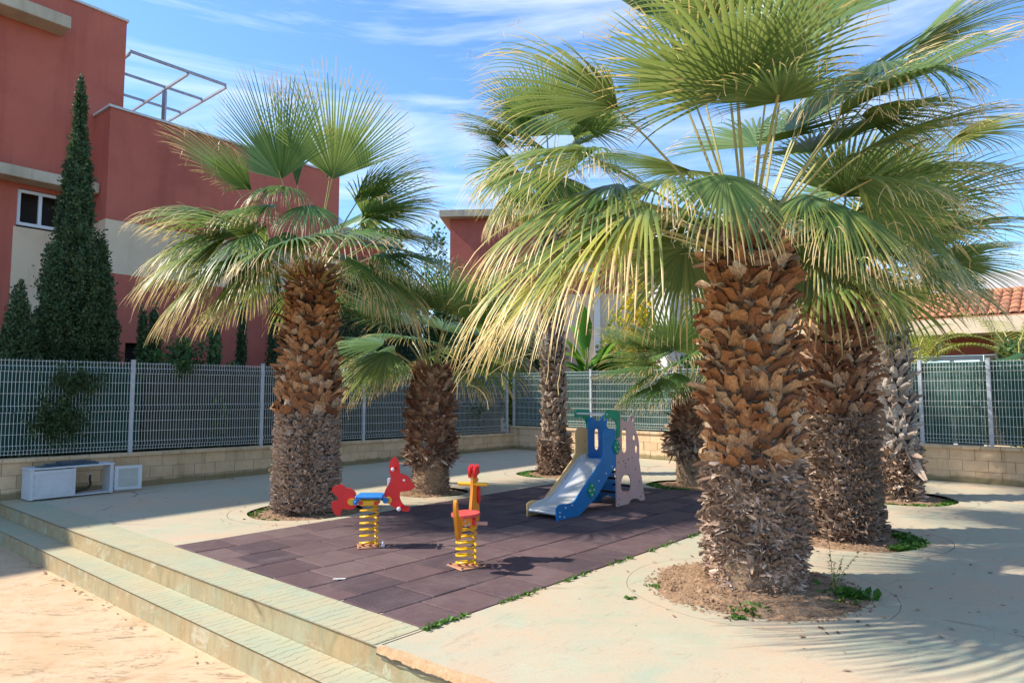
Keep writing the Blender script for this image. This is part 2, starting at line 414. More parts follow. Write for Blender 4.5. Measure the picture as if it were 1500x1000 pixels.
M['copper'] = simple('worn_base_plate', (.55, .28, .16), (.36, .17, .10), 10, .6)
# ---- palms
def leafmat(name, green, green2, yellow, straw):
    m, t, b, o = newmat(name, .36, 0, .55)
    at = N(t, 'ShaderNodeAttribute'); at.attribute_name = 'dat'
    sp = N(t, 'ShaderNodeSeparateColor'); t.links.new(at.outputs['Color'], sp.inputs[0])
    tt, rr, age = sp.outputs[0], sp.outputs[1], sp.outputs[2]
    p = N(t, 'ShaderNodeTexCoord').outputs['Object']
    n = noise(t, p, 3.5, 5, .7)
    base = mixc(t, ramp(t, mth(t, 'ADD', mth(t, 'MULTIPLY', n, .5), mth(t, 'MULTIPLY', rr, .5)), [(.3, (0, 0, 0)), (.7, (1, 1, 1))]), green, green2)
    y = mth(t, 'ADD', mth(t, 'MULTIPLY', age, 1.0), mth(t, 'MULTIPLY', mth(t, 'SUBTRACT', rr, .5), .55))
    y = mth(t, 'ADD', y, mth(t, 'MULTIPLY', mth(t, 'SUBTRACT', tt, .5), .55))
    base = mixc(t, ramp(t, y, [(.42, (0, 0, 0)), (.95, (1, 1, 1))]), base, yellow)
    q = mth(t, 'ADD', tt, mth(t, 'MULTIPLY', rr, .22)); q = mth(t, 'ADD', q, mth(t, 'MULTIPLY', age, .16))
    base = mixc(t, ramp(t, q, [(.97, (0, 0, 0)), (1.2, (1, 1, 1))]), base, straw)
    t.links.new(base, b.inputs['Base Color'])
    tr = N(t, 'ShaderNodeBsdfTranslucent')
    br = mixc(t, .35, base, yellow, 'MIX'); t.links.new(br, tr.inputs['Color'])
    ms = N(t, 'ShaderNodeMixShader'); ms.inputs[0].default_value = .4
    t.links.new(b.outputs[0], ms.inputs[1]); t.links.new(tr.outputs[0], ms.inputs[2]); t.links.new(ms.outputs[0], o.inputs[0])
    return m
M['frondA'] = leafmat('palm_frond_warm', (.10, .195, .055), (.22, .315, .105), (.60, .55, .10), (.78, .56, .24))
M['frondB'] = leafmat('palm_frond_cool', (.085, .20, .06), (.19, .31, .10), (.46, .44, .06), (.76, .54, .26))
M['frondC'] = leafmat('palm_frond_dark', (.05, .13, .035), (.10, .20, .05), (.33, .33, .06), (.52, .42, .22))
M['petiole'] = simple('petiole', (.30, .33, .09), (.42, .34, .12), 6, .45, c3=(.20, .27, .06), bump=.1)
def bootmat(name, stops, low):
    m, t, b, o = newmat(name, .8, 0, .3)
    p = N(t, 'ShaderNodeTexCoord').outputs['Object']; wp = world_pos(t); oi = N(t, 'ShaderNodeObjectInfo').outputs['Random']
    col = ramp(t, oi, stops)
    fib = noise(t, p, 1.0, 5, .7, .3, (60, 60, 6)); col = mixc(t, ramp(t, fib, [(.4, (.6, .6, .6)), (.62, (0, 0, 0))]), col, low)
    n2 = noise(t, wp, 9, 5, .7); col = mixc(t, ramp(t, n2, [(.5, (0, 0, 0)), (.75, (.7, .7, .7))]), col, tuple(min(1, x * 2.4) for x in low))
    t.links.new(col, b.inputs['Base Color']); bumpn(t, b, fib, .8, .01); return m
M['bootA'] = bootmat('leaf_base_orange', [(0, (.17, .075, .04)), (.3, (.44, .19, .075)), (.6, (.68, .34, .15)), (.82, (.72, .45, .24)), (1, (.80, .62, .44))], (.12, .055, .03))
M['bootB'] = bootmat('leaf_base_brown', [(0, (.17, .07, .04)), (.4, (.38, .17, .09)), (.75, (.56, .31, .17)), (1, (.68, .48, .33))], (.09, .045, .03))
M['bootC'] = bootmat('leaf_base_grey', [(0, (.22, .145, .10)), (.4, (.38, .265, .19)), (.75, (.52, .39, .30)), (1, (.66, .55, .45))], (.12, .08, .06))
M['bootD'] = bootmat('leaf_base_bleached', [(0, (.24, .17, .13)), (.4, (.42, .34, .28)), (.75, (.56, .49, .43)), (1, (.66, .60, .54))], (.14, .10, .08))
def shredmat(name, a, bb, c):
    m, t, b, o = newmat(name, .9, 0, .2)
    at = N(t, 'ShaderNodeAttribute'); at.attribute_name = 'dat'; sp = N(t, 'ShaderNodeSeparateColor'); t.links.new(at.outputs['Color'], sp.inputs[0])
    t.links.new(ramp(t, sp.outputs[0], [(0, a), (.55, bb), (1, c)]), b.inputs['Base Color']); return m
M['shred'] = shredmat('weathered_fibre', (.15, .09, .06), (.52, .345, .24), (.80, .64, .52))
M['shredB'] = shredmat('brown_fibre', (.12, .07, .048), (.36, .225, .15), (.68, .50, .37))
M['core'] = simple('trunk_core', (.10, .06, .035), (.05, .03, .02), 7, .95, bump=1.0, bscale=24, bdist=.03, c3=(.22, .15, .09), sc3=(1, 1, 3))
M['bark'] = simple('ringed_bark', (.46, .29, .16), (.30, .19, .11), 5, .92, bump=.8, bscale=14, bdist=.02, c3=(.56, .37, .21), sc3=(1, 1, 7))
def foliage(name, c1, c2, c3, trans=.2, rough=.6):
    m, t, b, o = newmat(name, rough, 0, .35)
    at = N(t, 'ShaderNodeAttribute'); at.attribute_name = 'dat'; sp = N(t, 'ShaderNodeSeparateColor'); t.links.new(at.outputs['Color'], sp.inputs[0])
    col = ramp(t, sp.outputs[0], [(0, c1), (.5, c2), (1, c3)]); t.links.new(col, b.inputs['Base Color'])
    tr = N(t, 'ShaderNodeBsdfTranslucent'); t.links.new(col, tr.inputs['Color'])
    ms = N(t, 'ShaderNodeMixShader'); ms.inputs[0].default_value = trans
    t.links.new(b.outputs[0], ms.inputs[1]); t.links.new(tr.outputs[0], ms.inputs[2]); t.links.new(ms.outputs[0], o.inputs[0]); return m
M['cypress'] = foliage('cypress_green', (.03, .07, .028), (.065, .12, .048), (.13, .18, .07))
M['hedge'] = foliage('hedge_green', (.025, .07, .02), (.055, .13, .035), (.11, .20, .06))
M['bright'] = foliage('bright_leaf', (.07, .20, .02), (.14, .33, .03), (.27, .44, .07), .4, .4)
M['yellowleaf'] = foliage('yellow_flower', (.40, .33, .02), (.66, .50, .02), (.78, .60, .03), .35)
M['areca'] = foliage('areca_leaf', (.12, .20, .02), (.30, .36, .03), (.52, .48, .05), .4, .45)
M['weed'] = foliage('weed_green', (.04, .11, .015), (.08, .20, .02), (.15, .28, .04), .3)
M['litter'] = simple('dry_litter', (.20, .12, .07), (.10, .06, .04), 9, .9, bump=0)
M['wood'] = simple('stem_bark', (.16, .11, .07), (.09, .06, .04), 12, .9)

# ================================================================ THE GROUND
DE = Vector((math.cos(EDGE_A), math.sin(EDGE_A)))      # along the step edges
DN = Vector((-DE.y, DE.x))                              # into the terrace
if DN.y < 0: DN = -DN
E0 = Vector((-7.637, 10.335)); 
WL_A = Vector((-7.825, 10.586)); WL_C = Vector((.0202, 20.359)); DL = (WL_C - WL_A).normalized(); NL = Vector((-DL.y, DL.x))
WR_R = Vector((8.993, 12.148)); DR = (WR_R - WL_C).normalized(); NR = Vector((-DR.y, DR.x)); NR = NR if NR.y > 0 else -NR
palms = dict(T1=(2.08, 5.95), T2=(3.85, 8.05), T3=(6.06, 10.95), T4=(-2.9, 9.75), T5=(-1.36, 11.55), T6=(.877, 14.15), T7=(3.2, 12.4))
PITS = dict(T1=.80, T2=.82, T3=.85, T4=.78, T5=.62, T6=.78, T7=.76)
def sheet(name, polys, z, m, kind='structure', holes=(), slits=()):
    rv, rf = flat_cdt(polys, holes, slits)
    return tag(obj(name, mesh_np(name, [(p.x, p.y, z) for p in rv], rf, m)), kind=kind)
gr = 500
sheet('ground', [(-gr, -gr), (gr, -gr), (gr, gr), (-gr, gr)], -.62, M['garden'])
edge_a = E0 - DE * 6; edge_b = E0 + DE * 26
back_r = WL_C + DR * 26
WLB = WL_A - DL * 6
def inter(p, d, q, e):
    k = (e.y * (q.x - p.x) - e.x * (q.y - p.y)) / (d.x * e.y - d.y * e.x); return p + d * k
c0 = inter(E0, DE, WL_A, DL)
outer = [tuple(c0 - NL * -.12), tuple(edge_b), tuple(edge_b + DN * 16), tuple(back_r + NR * .12), tuple(WL_C + Vector((0, .2)))]
outer[0] = tuple(c0 + NL * .0)
matA = Vector((-.61, 4.906)); matB = Vector((-3.64, 7.498)); matC = Vector((.784, 12.6)); matR = Vector((2.055, 7.988))
dA = (matR - matA).normalized(); dBk = (Vector((3.102, 11.647)) - matC).normalized(); matD = inter(matA, dA, matC, dBk)
holes = [circ(*palms[k], PITS[k], 40, None, .018, i) for i, k in enumerate(palms)]
matpoly = [tuple(matA), tuple(matD), tuple(matC), tuple(matB)]
holes.append(matpoly)
slits = []
for i, k in enumerate(palms):
    r = PITS[k] + .26
    slits.append((circ(*palms[k], r, 40, None, .012, i + 20), circ(*palms[k], r - .006, 40, None, .012, i + 20)))
# expansion joint from the mat's corner to the step edge
jd = (inter(matA, -dA, E0, DE))
jn = Vector((-dA.y, dA.x)) * .006
ja = matA - dA * .03; jb = jd + dA * .05
slits.append(([tuple(ja + jn), tuple(jb + jn), tuple(jb - jn), tuple(ja - jn)], None))
slits[0] = (circ(*palms['T1'], 1.08, 40, None, .012, 20), circ(*palms['T1'], 1.0765, 40, None, .012, 20))
sheet('terrace', outer, 0.0, M['terrace'], 'structure', holes, slits)
sheet('joint_bed', [tuple(c0 + DE * .05 + DN * .05), tuple(edge_b + DN * .05), tuple(edge_b + DN * 15.9), tuple(back_r), tuple(WL_C)], -.075, M['joint'])
# plank-stamped strip between the mat and the edge, 4 mm above the terrace
sb0 = c0 + DE * 3.0
bw = 0.62
p0 = inter(E0, DE, matB, (matB - c0).normalized() * -1)
pa = E0 - DE * 1.5; pb = jd - DE * .03
sheet('paved_border', [tuple(pa + DN * .004), tuple(pb + DN * .004), tuple(pb + DN * .46), tuple(pa + DN * .46)], .004, M['border'])
# steps
def step(name_t, name_r, off0, off1, z, zb, mt, mr):
    """tread from off0 (outer) to off1 (inner)"""
    a = edge_a; b = edge_b
    if off0 != off1:
        L = (b - a).length; nseg = 60
        sheet(name_t, [tuple(a - DN * off0), tuple(b - DN * off0), tuple(b - DN * off1), tuple(a - DN * off1)], z, mt)
    # riser as a slightly uneven strip with a worn nose
    V = []; F = []; n = 260
    rr = random.Random(hash(name_r) % 1000 if False else len(name_r))
    for i in range(n + 1):
        p = a + (b - a) * i / n
        w = .0012 * math.sin(i * 1.7) + rr.uniform(-.0012, .0012)
        for j, (dz, dn) in enumerate(((0, .006), (-.006, -.002), (-.02, -.004), ((zb - z) * .5, -.004), (zb - z - .01, -.004))):
            q = p - DN * (off0 - dn * -1 + (w if j in (1, 2, 3) else 0)); V.append((q.x, q.y, z + dz))
    for i in range(n):
        for j in range(4): F.append((i * 5 + j, i * 5 + j + 1, (i + 1) * 5 + j + 1, (i + 1) * 5 + j))
    tag(obj(name_r, mesh_np(name_r, V, F, mr, smooth=True)), kind='structure')
dist2 = abs((Vector((-1.645, 4.85)) - E0).dot(DN)); 
step('step_top', 'step_riser', 0, 0, 0, -.18, M['border'], M['riser'])
step('step_tread', 'lower_step_riser', dist2, 0, -.18, -.37, M['border'], M['riser'])
sheet('lower_paving', [tuple(edge_a - DN * (dist2 - .01) - DE * 10), tuple(edge_b - DN * (dist2 - .01)), tuple(edge_b - DN * 14), tuple(edge_a - DN * 14 - DE * 10)], -.37, M['orange'])
# broken edge: crumbled nosing showing raw concrete
brk = thing('broken_edge', 'crumbled step nosing exposing raw orange concrete at the end of the joint', 'damaged concrete', (*(jd + DE * .02), 0))
V = []; F = []; rr = random.Random(5); n = 26
for i in range(n + 1):
    s = i / n * 1.25; w = .035 + .05 * min(1, s * 2) * (.6 + .4 * math.sin(s * 9)) + rr.uniform(-.008, .008); dz = .022 + .035 * abs(math.sin(s * 4.3 + .6)) * min(1, s * 1.5) + rr.uniform(-.012, .012)
    q = DE * s
    a = q + DN * w; b_ = q - DN * .012; c_ = q - DN * .016
    V += [(a.x, a.y, .006), (b_.x, b_.y, .004 + rr.uniform(0, .004)), (c_.x, c_.y, -dz)]
for i in range(n):
    for j in range(2): F.append((i * 3 + j, i * 3 + j + 1, i * 3 + j + 4, i * 3 + j + 3))
M['raw'] = simple('raw_concrete', (.62, .40, .22), (.48, .29, .15), 16, .95, bump=.8, bscale=40, bdist=.01)
obj('exposed_face', mesh_np('exposed_face', V, F, M['raw']), brk)
V = []; F = []
for i in range(n + 1):
    s = i / n * 1.25; o = V0 = None
    dz = .022 + .035 * abs(math.sin(s * 4.3 + .6)) * min(1, s * 1.5) + rr.uniform(-.006, .006); q = DE * s - DN * .018
    V += [(q.x, q.y, -dz), (q.x, q.y, -dz - .012 - rr.uniform(0, .012))]
for i in range(n): F.append((i * 2, i * 2 + 1, i * 2 + 3, i * 2 + 2))
obj('crack', mesh_np('crack', V, F, M['joint']), brk)

# garden behind the fences
sheet('garden_ground', [tuple(WL_A - DL * 20 + NL * .1), tuple(WL_C + NL * .1 + NR * .1), tuple(WL_C + DR * 40 + NR * .1), tuple(WL_C + DR * 40 + NR * 60), tuple(WL_C + NL * 60 + NR * 60), tuple(WL_A - DL * 20 + NL * 60)], -.05, M['garden'])

# pits with soil
def soil_disc(name, cx, cy, r, h, seed, m, kind='structure', ry=None):
    rr = np.random.default_rng(seed); nr, na = 16, 64; V = [(cx, cy, h)]
    for i in range(1, nr + 1):
        for j in range(na):
            q = i / nr; t = 2 * math.pi * j / na
            z = h * (1 - q ** 2.2) + (-.045 if h < .05 else -.004) * q + rr.normal(0, .007 if h < .05 else .010) * (1 if i < nr else 0)
            wob = 1 + .035 * math.sin(5 * t + seed) + rr.normal(0, .012) * (i == nr)
            V.append((cx + r * q * math.cos(t) * wob, cy + (ry or r) * q * math.sin(t) * wob, z))
    F = [(0, 1 + j, 1 + (j + 1) % na) for j in range(na)]
    for i in range(nr - 1):
        for j in range(na): F.append((1 + i * na + j, 1 + (i + 1) * na + j, 1 + (i + 1) * na + (j + 1) % na, 1 + i * na + (j + 1) % na))
    return tag(obj(name, mesh_np(name, V, F, m)), kind=kind)
for i, k in enumerate(palms):
    if k == 'T1': soil_disc('sand_mound', palms[k][0] - .02, palms[k][1], .86, .085, 3, M['soil'])
    else: soil_disc('tree_pit_soil', *palms[k], PITS[k] * 1.03, .02, 10 + i, M['soil'])

# ================================================================ RUBBER MAT
matroot = thing('rubber_mat', 'dark plum rubber safety mat of square tiles under the slide and springers', 'play mat', (matA.x, matA.y, 0), (0, 0, math.atan2(dA.y, dA.x)))
mi = Matrix.Rotation(-math.atan2(dA.y, dA.x), 2)
loc = lambda p: mi @ (Vector(p) - matA)
mp_ = [loc(p) for p in (matA, matD, matC, matB)]
def clip(poly, pa, pb):
    """keep left of pa->pb"""
    out = []; d = pb - pa
    for i in range(len(poly)):
        a, b = poly[i], poly[(i + 1) % len(poly)]
        sa = d.cross(a - pa); sb_ = d.cross(b - pa)
        if sa >= 0: out.append(a)
        if (sa >= 0) != (sb_ >= 0): out.append(a + (b - a) * (sa / (sa - sb_)))
    return out
def area(p): return abs(sum(p[i].cross(p[(i + 1) % len(p)]) for i in range(len(p)))) / 2 if len(p) > 2 else 0
MB().add([(p.x * .998, p.y * .998, -.012) for p in mp_] + [(p.x * .998, p.y * .998, -.004) for p in mp_], [(0, 3, 2, 1), (4, 5, 6, 7), (0, 1, 5, 4), (1, 2, 6, 5), (2, 3, 7, 6), (3, 0, 4, 7)]).obj('underlay', M['rung'], matroot)
TS = .498; gap = .0055; rt = random.Random(3)
for row in range(0, 9):
    off = (row * .3 % 1) * TS + rt.uniform(-.012, .012)
    for c in range(-2, 18):
        x0 = c * TS + off - .1; y0 = row * TS
        g1 = gap + rt.uniform(0, .003)
        poly = [Vector(p) for p in ((x0 + g1, y0 + g1), (x0 + TS - gap, y0 + g1), (x0 + TS - gap, y0 + TS - g1), (x0 + g1, y0 + TS - gap))]
        for i in range(4): poly = clip(poly, mp_[i], mp_[(i + 1) % 4])
        if area(poly) < .0006: continue
        n = len(poly); cx = sum((p for p in poly), Vector((0, 0))) / n
        zt = .010 + rt.uniform(-.002, .003); tl = [rt.uniform(-.0025, .0025) for _ in range(2)]
        V = [(p.x - cx.x, p.y - cx.y, -.05) for p in poly] + [(p.x - cx.x, p.y - cx.y, zt - .005) for p in poly] + \
            [((p.x - cx.x) * (1 - .012 / .25), (p.y - cx.y) * (1 - .012 / .25), zt + (p.x - cx.x) * tl[0] * 2 + (p.y - cx.y) * tl[1] * 2) for p in poly]
        F = [tuple(range(2 * n, 3 * n))] + [(i, (i + 1) % n, n + (i + 1) % n, n + i) for i in range(n)] + [(n + i, n + (i + 1) % n, 2 * n + (i + 1) % n, 2 * n + i) for i in range(n)]
        obj('tile', mesh_np('tile', V, F, M['tile']), matroot, (cx.x, cx.y, 0))

# ================================================================ BLOCK WALLS AND FENCES
def make_blocks(variants=6, L=.394, H=.194, T=.15):
    out = []
    for k in range(variants):
        rr = random.Random(k + 50); mb = MB()
        j = lambda: rr.uniform(-.0025, .0025)
        mb.box((-L / 2 + j(), -T / 2 + j(), -H / 2 + j()), (L / 2 + j(), T / 2, H / 2 + j()))
        out.append(mb.mesh('block', M['block'], bevel=.004))
    return out
BL = make_blocks(); BLS = make_blocks(3, .19)
COP = [MB().box((-.147, -.115, -.03), (.147 , .115, .03 + k * .001)).mesh('coping_stone', M['coping'], bevel=.005) for k in range(3)]
def wall(name, label, A, D, out_n, length, top, tilt, courses, t0=0.0, flip=False):
    ang = math.atan2(D.y, D.x)
    root = thing(name, label, 'wall', (A.x, A.y, 0), (0, 0, ang))
    sgn = 1 if Vector((-D.y, D.x)).dot(out_n) > 0 else -1   # wall body lies behind its face
    zt = lambda s: top - s * tilt
    rr = random.Random(len(label))
    T = .15; yc = sgn * T / 2
    V = []; mb = MB()
    # mortar core, recessed
    s0, s1 = t0, length
    mb.add([(s0, sgn * .008, -.12), (s1, sgn * .008, -.12), (s1, sgn * (T - .008), -.12), (s0, sgn * (T - .008), -.12),
            (s0, sgn * .008, zt(s0) - .055), (s1, sgn * .008, zt(s1) - .055), (s1, sgn * (T - .008), zt(s1) - .055), (s0, sgn * (T - .008), zt(s0) - .055)],
           [(0, 3, 2, 1), (4, 5, 6, 7), (0, 1, 5, 4), (1, 2, 6, 5), (2, 3, 7, 6), (3, 0, 4, 7)])
    me = mb.mesh('mortar', M['mortar']); obj('mortar', me, root)
    for c in range(courses):
        s = t0 + (.0 if c % 2 == 0 else -.2); first = True
        while s < length - .05:
            L = .4
            a, b = max(s, t0), min(s + L, length)
            if b - a > .1:
                mid = (a + b) / 2; full = (b - a) > .3
                z = zt(mid) - .06 - .1 - c * .2
                o = obj('block', (BL[rr.randrange(6)] if full else BLS[rr.randrange(3)]), root, (mid, yc + rr.uniform(-.002, .002), z), (0, math.atan(tilt) + rr.uniform(-.002, .002), math.pi if sgn < 0 else 0))
                if sgn < 0: o.rotation_euler[1] *= -1
            s += L
    s = t0
    while s < length - .05:
        obj('coping_stone', COP[rr.randrange(3)], root, (s + .15, yc + rr.uniform(-.003, .003), zt(s + .15) - .03), (0, math.atan(tilt), 0)); s += .3
    return root, sgn
NLo = NL if NL.x < 0 else -NL
wl, sl = wall('block_wall', 'long low sand block wall running along the left under the fence', WL_A - DL * 4.8, DL, NLo, 12.53 + 4.8 - .02, .63 + 4.8 * .01333, .01333, 4)
wr, sr = wall('block_wall', 'sunlit sand block wall across the back right behind the palms', WL_C - DR * .14, DR, NR, 20, .675, 0.0, 4)
# rust/tar stains
def fence(name, label, A, D, out_n, posts, ztop, zbot, cat='fence'):
    ang = math.atan2(D.y, D.x); root = thing(name, label, cat, (A.x, A.y, 0), (0, 0, ang))
    sgn = 1 if Vector((-D.y, D.x)).dot(out_n) > 0 else -1
    y = sgn * .075
    for s in posts:
        b = zbot(s) - .02; t_ = ztop(s) + .03
        MB().box((s - .03, y - .03, b), (s + .03, y + .03, t_)).obj('post', M['galv'], root, bevel=.004)
        cp = MB().box((s - .033, y - .033, t_ + .0005), (s + .033, y + .033, t_ + .012)).obj('post_cap', M['galv'], root)
        for q in (.12, .5, .88):
            z = b + (t_ - b) * q
            MB().box((s - .012, y - sgn * .046, z - .02), (s + .012, y - sgn * .0305, z + .02)).obj('clamp', M['galv'], root)
    for a, b in zip(posts[:-1], posts[1:]):
        mb = MB(); a2, b2 = a + .032, b - .032; yw = y - sgn * .012
        n = max(2, int((b2 - a2) / .05)); rr_ = .0036
        def quadtube(p, q, r, ax):
            # 4-sided bar
            p = Vector(p); q = Vector(q); d = (q - p).normalized(); u = Vector((0, 1, 0)); w = d.cross(u).normalized()
            o = [u * r, w * r, -u * r, -w * r]
            mb.add([p + k for k in o] + [q + k for k in o], [(0, 1, 5, 4), (1, 2, 6, 5), (2, 3, 7, 6), (3, 0, 4, 7)])
        for i in range(n + 1):
            s = a2 + (b2 - a2) * i / n
            zb, zt_ = zbot(s) + .03, ztop(s)
            yo = yw
            prev = None
            pts = []
            for fz in (0, .05, .075, .10, .44, .475, .51, .87, .90, .93, 1.0):
                bend = -.028 if fz in (.075, .475, .90) else 0
                pts.append((s, yo + sgn * bend, zb + (zt_ - zb) * fz))
            for p, q in zip(pts[:-1], pts[1:]): quadtube(p, q, rr_, 0)
        for fz, bend in ((.012, 0), (.05, 0), (.10, 0), (.215, 0), (.33, 0), (.44, 0), (.51, 0), (.64, 0), (.76, 0), (.87, 0), (.93, 0), (.985, 0)):
            pz = lambda s: zbot(s) + .03 + (ztop(s) - zbot(s) - .03) * fz
            quadtube((a2, yw - sgn * .004, pz(a2)), (b2, yw - sgn * .004, pz(b2)), .0033, 0)
        mb.obj('wire_panel', M['wire'], root)
    return root, sgn
Lorg = WL_A - DL * 4.8
LP = [0.3, 2.9] + [] 
LP = [4.8 + s for s in (-3.25, -.7, 1.875, 4.396, 7.03, 9.70, 12.36)]
zt_l = lambda s: 2.18 + .07 * (s - 4.8) / 12.5
zb_l = lambda s: .63 + 4.8 * .01333 - s * .01333 + .012
fl, fs = fence('wire_fence', 'pale wire mesh fence on the long left wall with cypress branches behind', Lorg, DL, NLo, LP, zt_l, zb_l)
RP = [.12, 2.80 + .14, 5.45, 8.1, 10.67 + .14 - .05, 11.72 + .14, 14.4, 17.0]
fr, frs = fence('wire_fence', 'grey wire mesh fence with green netting on the back right wall', WL_C - DR * .14, DR, NR, RP, lambda s: 2.245, lambda s: .685)
def netpanel(root, sgn, s0, s1, zt, zb, m, name='shade_net', y=.13):
    n = int((s1 - s0) / .12); V = []; F = []; rr = random.Random(int(s0 * 10))
    for i in range(n + 1):
        s = s0 + (s1 - s0) * i / n; yy = sgn * (y + .008 * math.sin(i * .9) + rr.uniform(-.006, .006))
        for j in range(4):
            z = zb(s) + (zt(s) - zb(s) - .01 * abs(math.sin(i * .45))) * j / 3; V.append((s, yy + sgn * rr.uniform(-.004, .004), z))
    for i in range(n):
        for j in range(3): F.append((i * 4 + j, (i + 1) * 4 + j, (i + 1) * 4 + j + 1, i * 4 + j + 1))
    obj(name, mesh_np(name, V, F, m, smooth=True), root)
netpanel(fr, frs, .2, 19.6, lambda s: 2.235, lambda s: .70, M['net_green'])
netpanel(fl, fs, 7.0, 17.2, lambda s: zt_l(s) - .03, lambda s: zb_l(s) + .02, M['net_dark'], y=.34)
netpanel(fl, fs, 1.0, 6.95, lambda s: zt_l(s) - .05, lambda s: zb_l(s) + .02, M['net_green'], y=.36)

# ================================================================ BUILDINGS
NB = NLo                                    # away from the playground
def L2(s, off, z): 
    p = WL_A + DL * s + NB * off; return Vector((p.x, p.y, z))
ANGL = math.atan2(DL.y, DL.x)
def lbox(mb, s0, s1, o0, o1, z0, z1):
    """box in the left building's plan axes (s along the fence, o away from it)"""
    c = [L2(s0, o0, z0), L2(s1, o0, z0), L2(s1, o1, z0), L2(s0, o1, z0), L2(s0, o0, z1), L2(s1, o0, z1), L2(s1, o1, z1), L2(s0, o1, z1)]
    return mb.add(c, [(0,3,2,1),(4,5,6,7),(0,1,5,4),(1,2,6,5),(2,3,7,6),(3,0,4,7)])
def s_at(px, off):
    k = (px - 750) / 1000; A = WL_A + NB * off; return (k * A.y - A.x) / (DL.x - k * DL.y)
def z_at(px, py, off):
    s = s_at(px, off); P = WL_A + DL * s + NB * off; r = ray(px, py); return CAM_H + r.z * P.y / r.y
O2 = 5.0; O1 = 5.96
b1 = thing('tall_red_building', 'tall red and cream apartment block with concrete ledges at far left', 'building', L2(0, O1, -.05))
def bpart(name, mb, m, root, **k):
    o = mb.obj(name, m, None, **k); o.parent = root; o.matrix_parent_inverse = Matrix.Translation(root.location).inverted(); return o
sR = s_at(164, O1); sL = -14.0
zl1 = z_at(0, 258, O1 - .3) - .05
z_cream = z_at(15, 326, O1)
sw0, sw1 = s_at(12, O1), s_at(82, O1); zw1, zw0 = z_at(45, 281, O1), z_at(45, 334, O1)
top1 = z_at(164, 33, O1)
def wallpiece(nm, s0, s1, z0, z1, m, root, o0=O1, o1=O1 + .3): return bpart(nm, lbox(MB(), s0, s1, o0, o1, z0, z1), m, root)
wallpiece('upper_wall', sL, sR, zl1, top1, M['red'], b1)
wallpiece('window_band', sL, sw0, zw0 - .04, zl1, M['red'], b1)
wallpiece('window_band', sw1, sR, zw0 - .04, zl1, M['red'], b1)
wallpiece('window_band', sw0, sw1, zw1, zl1, M['red'], b1)
wallpiece('lower_wall', s_at(8, O1), sR, 2.9, zw0 - .04, M['cream'], b1)
wallpiece('red_pier', sL, s_at(8, O1), 2.9, zw0 - .04, M['red'], b1)
wallpiece('base_wall', sL, sR, -.05, 2.9, M['red'], b1)
bpart('side_wall', lbox(MB(), sR - .3, sR, O1 + .3, O1 + 14, -.05, top1), M['red'], b1)
bpart('roof', lbox(MB(), sL, sR - .3, O1 + .3, O1 + 14, top1 - .6, top1 - .4), M['slab'], b1)
bpart('parapet_cap', lbox(MB(), sL, sR + .04, O1 - .05, O1 + .34, top1 + .001, top1 + .06), M['pale'], b1)
bpart('ledge', lbox(MB(), sL, s_at(133, O1 - .5), O1 - .55, O1 - .001, zl1, zl1 + .26), M['slab'], b1, bevel=.015)
sle = s_at(77, O1 - .5)
zt = z_at(77, 27, O1 - .5)
bpart('ledge', lbox(MB(), sL, sle, O1 - .6, O1 - .001, zt - .3, zt), M['slab'], b1, bevel=.015)
def window(root, s0, s1, z0, z1, o, panes=2, fr=.07, sillout=.1):
    mb = MB(); 
    lbox(mb, s0, s1, o + .06, o + .12, z0, z0 + fr); lbox(mb, s0, s1, o + .06, o + .12, z1 - fr, z1)
    n = panes
    for i in range(n + 1):
        s = s0 + (s1 - s0 - fr) * i / n; lbox(mb, s, s + fr, o + .055, o + .115, z0 + fr, z1 - fr)
    f = bpart('window', mb, M['white'], root)
    for i in range(n):
        a = s0 + (s1 - s0 - fr) * i / n + fr; b = s0 + (s1 - s0 - fr) * (i + 1) / n
        g = lbox(MB(), a, b, o + .085, o + .095, z0 + fr, z1 - fr).obj('pane', M['glass']); g.parent = f; g.matrix_parent_inverse = Matrix.Translation(root.location).inverted()
    sl_ = lbox(MB(), s0 - .03, s1 + .03, o - .05, o + .055, z0 - .06, z0 - .002).obj('sill', M['white']); sl_.parent = f; sl_.matrix_parent_inverse = Matrix.Translation(root.location).inverted()
window(b1, sw0 + .01, sw1 - .01, zw0 + .02, zw1 - .01, O1)
bpart('dark_room_sheet', lbox(MB(), sw0, sw1, O1 + .4, O1 + .45, zw0, zw1), M['dark'], b1)  # dark sheet behind the window; the unlit room is put into its colour
# block 2
b2 = thing('low_red_building', 'lower red block with a cream band and open steel frame on its roof', 'building', L2(4, O2, -.05))
s2 = s_at(145, O2); s2e = s_at(492, O2); top2 = z_at(145, 157, O2); zc1 = z_at(163, 323, O2); zc0 = z_at(200, 405, O2)
bpart('upper_wall', lbox(MB(), s2, s2e, O2, O2 + .3, zc1, top2), M['red'], b2)
bpart('cream_band', lbox(MB(), s2, s2e, O2 + .004, O2 + .3, zc0, zc1 - .001), M['cream'], b2)
so0, so1 = s_at(182, O2), s_at(207, O2); zo = z_at(190, 502, O2)
bpart('lower_wall', lbox(lbox(lbox(MB(), s2, so0, O2, O2 + .3, -.05, zc0 - .001), so1, s2e, O2, O2 + .3, -.05, zc0 - .001), so0, so1, O2 + .001, O2 + .3, zo, zc0 - .001), M['red'], b2)
bpart('garage_dark_sheet', lbox(MB(), so0 - .5, so1 + .5, O2 + .302, O2 + .35, -.05, zo + .5), M['dark'], b2)  # dark sheet closing the opening; shade inside is painted by its colour
bpart('side_wall', lbox(MB(), s2 + .002, s2 + .3, O2 + .301, O1 + 6, zc1, top2), M['red'], b2)
bpart('side_cream', lbox(MB(), s2 + .002, s2 + .3, O2 + .301, O1 + 6, -.05, zc1 - .001), M['cream'], b2)
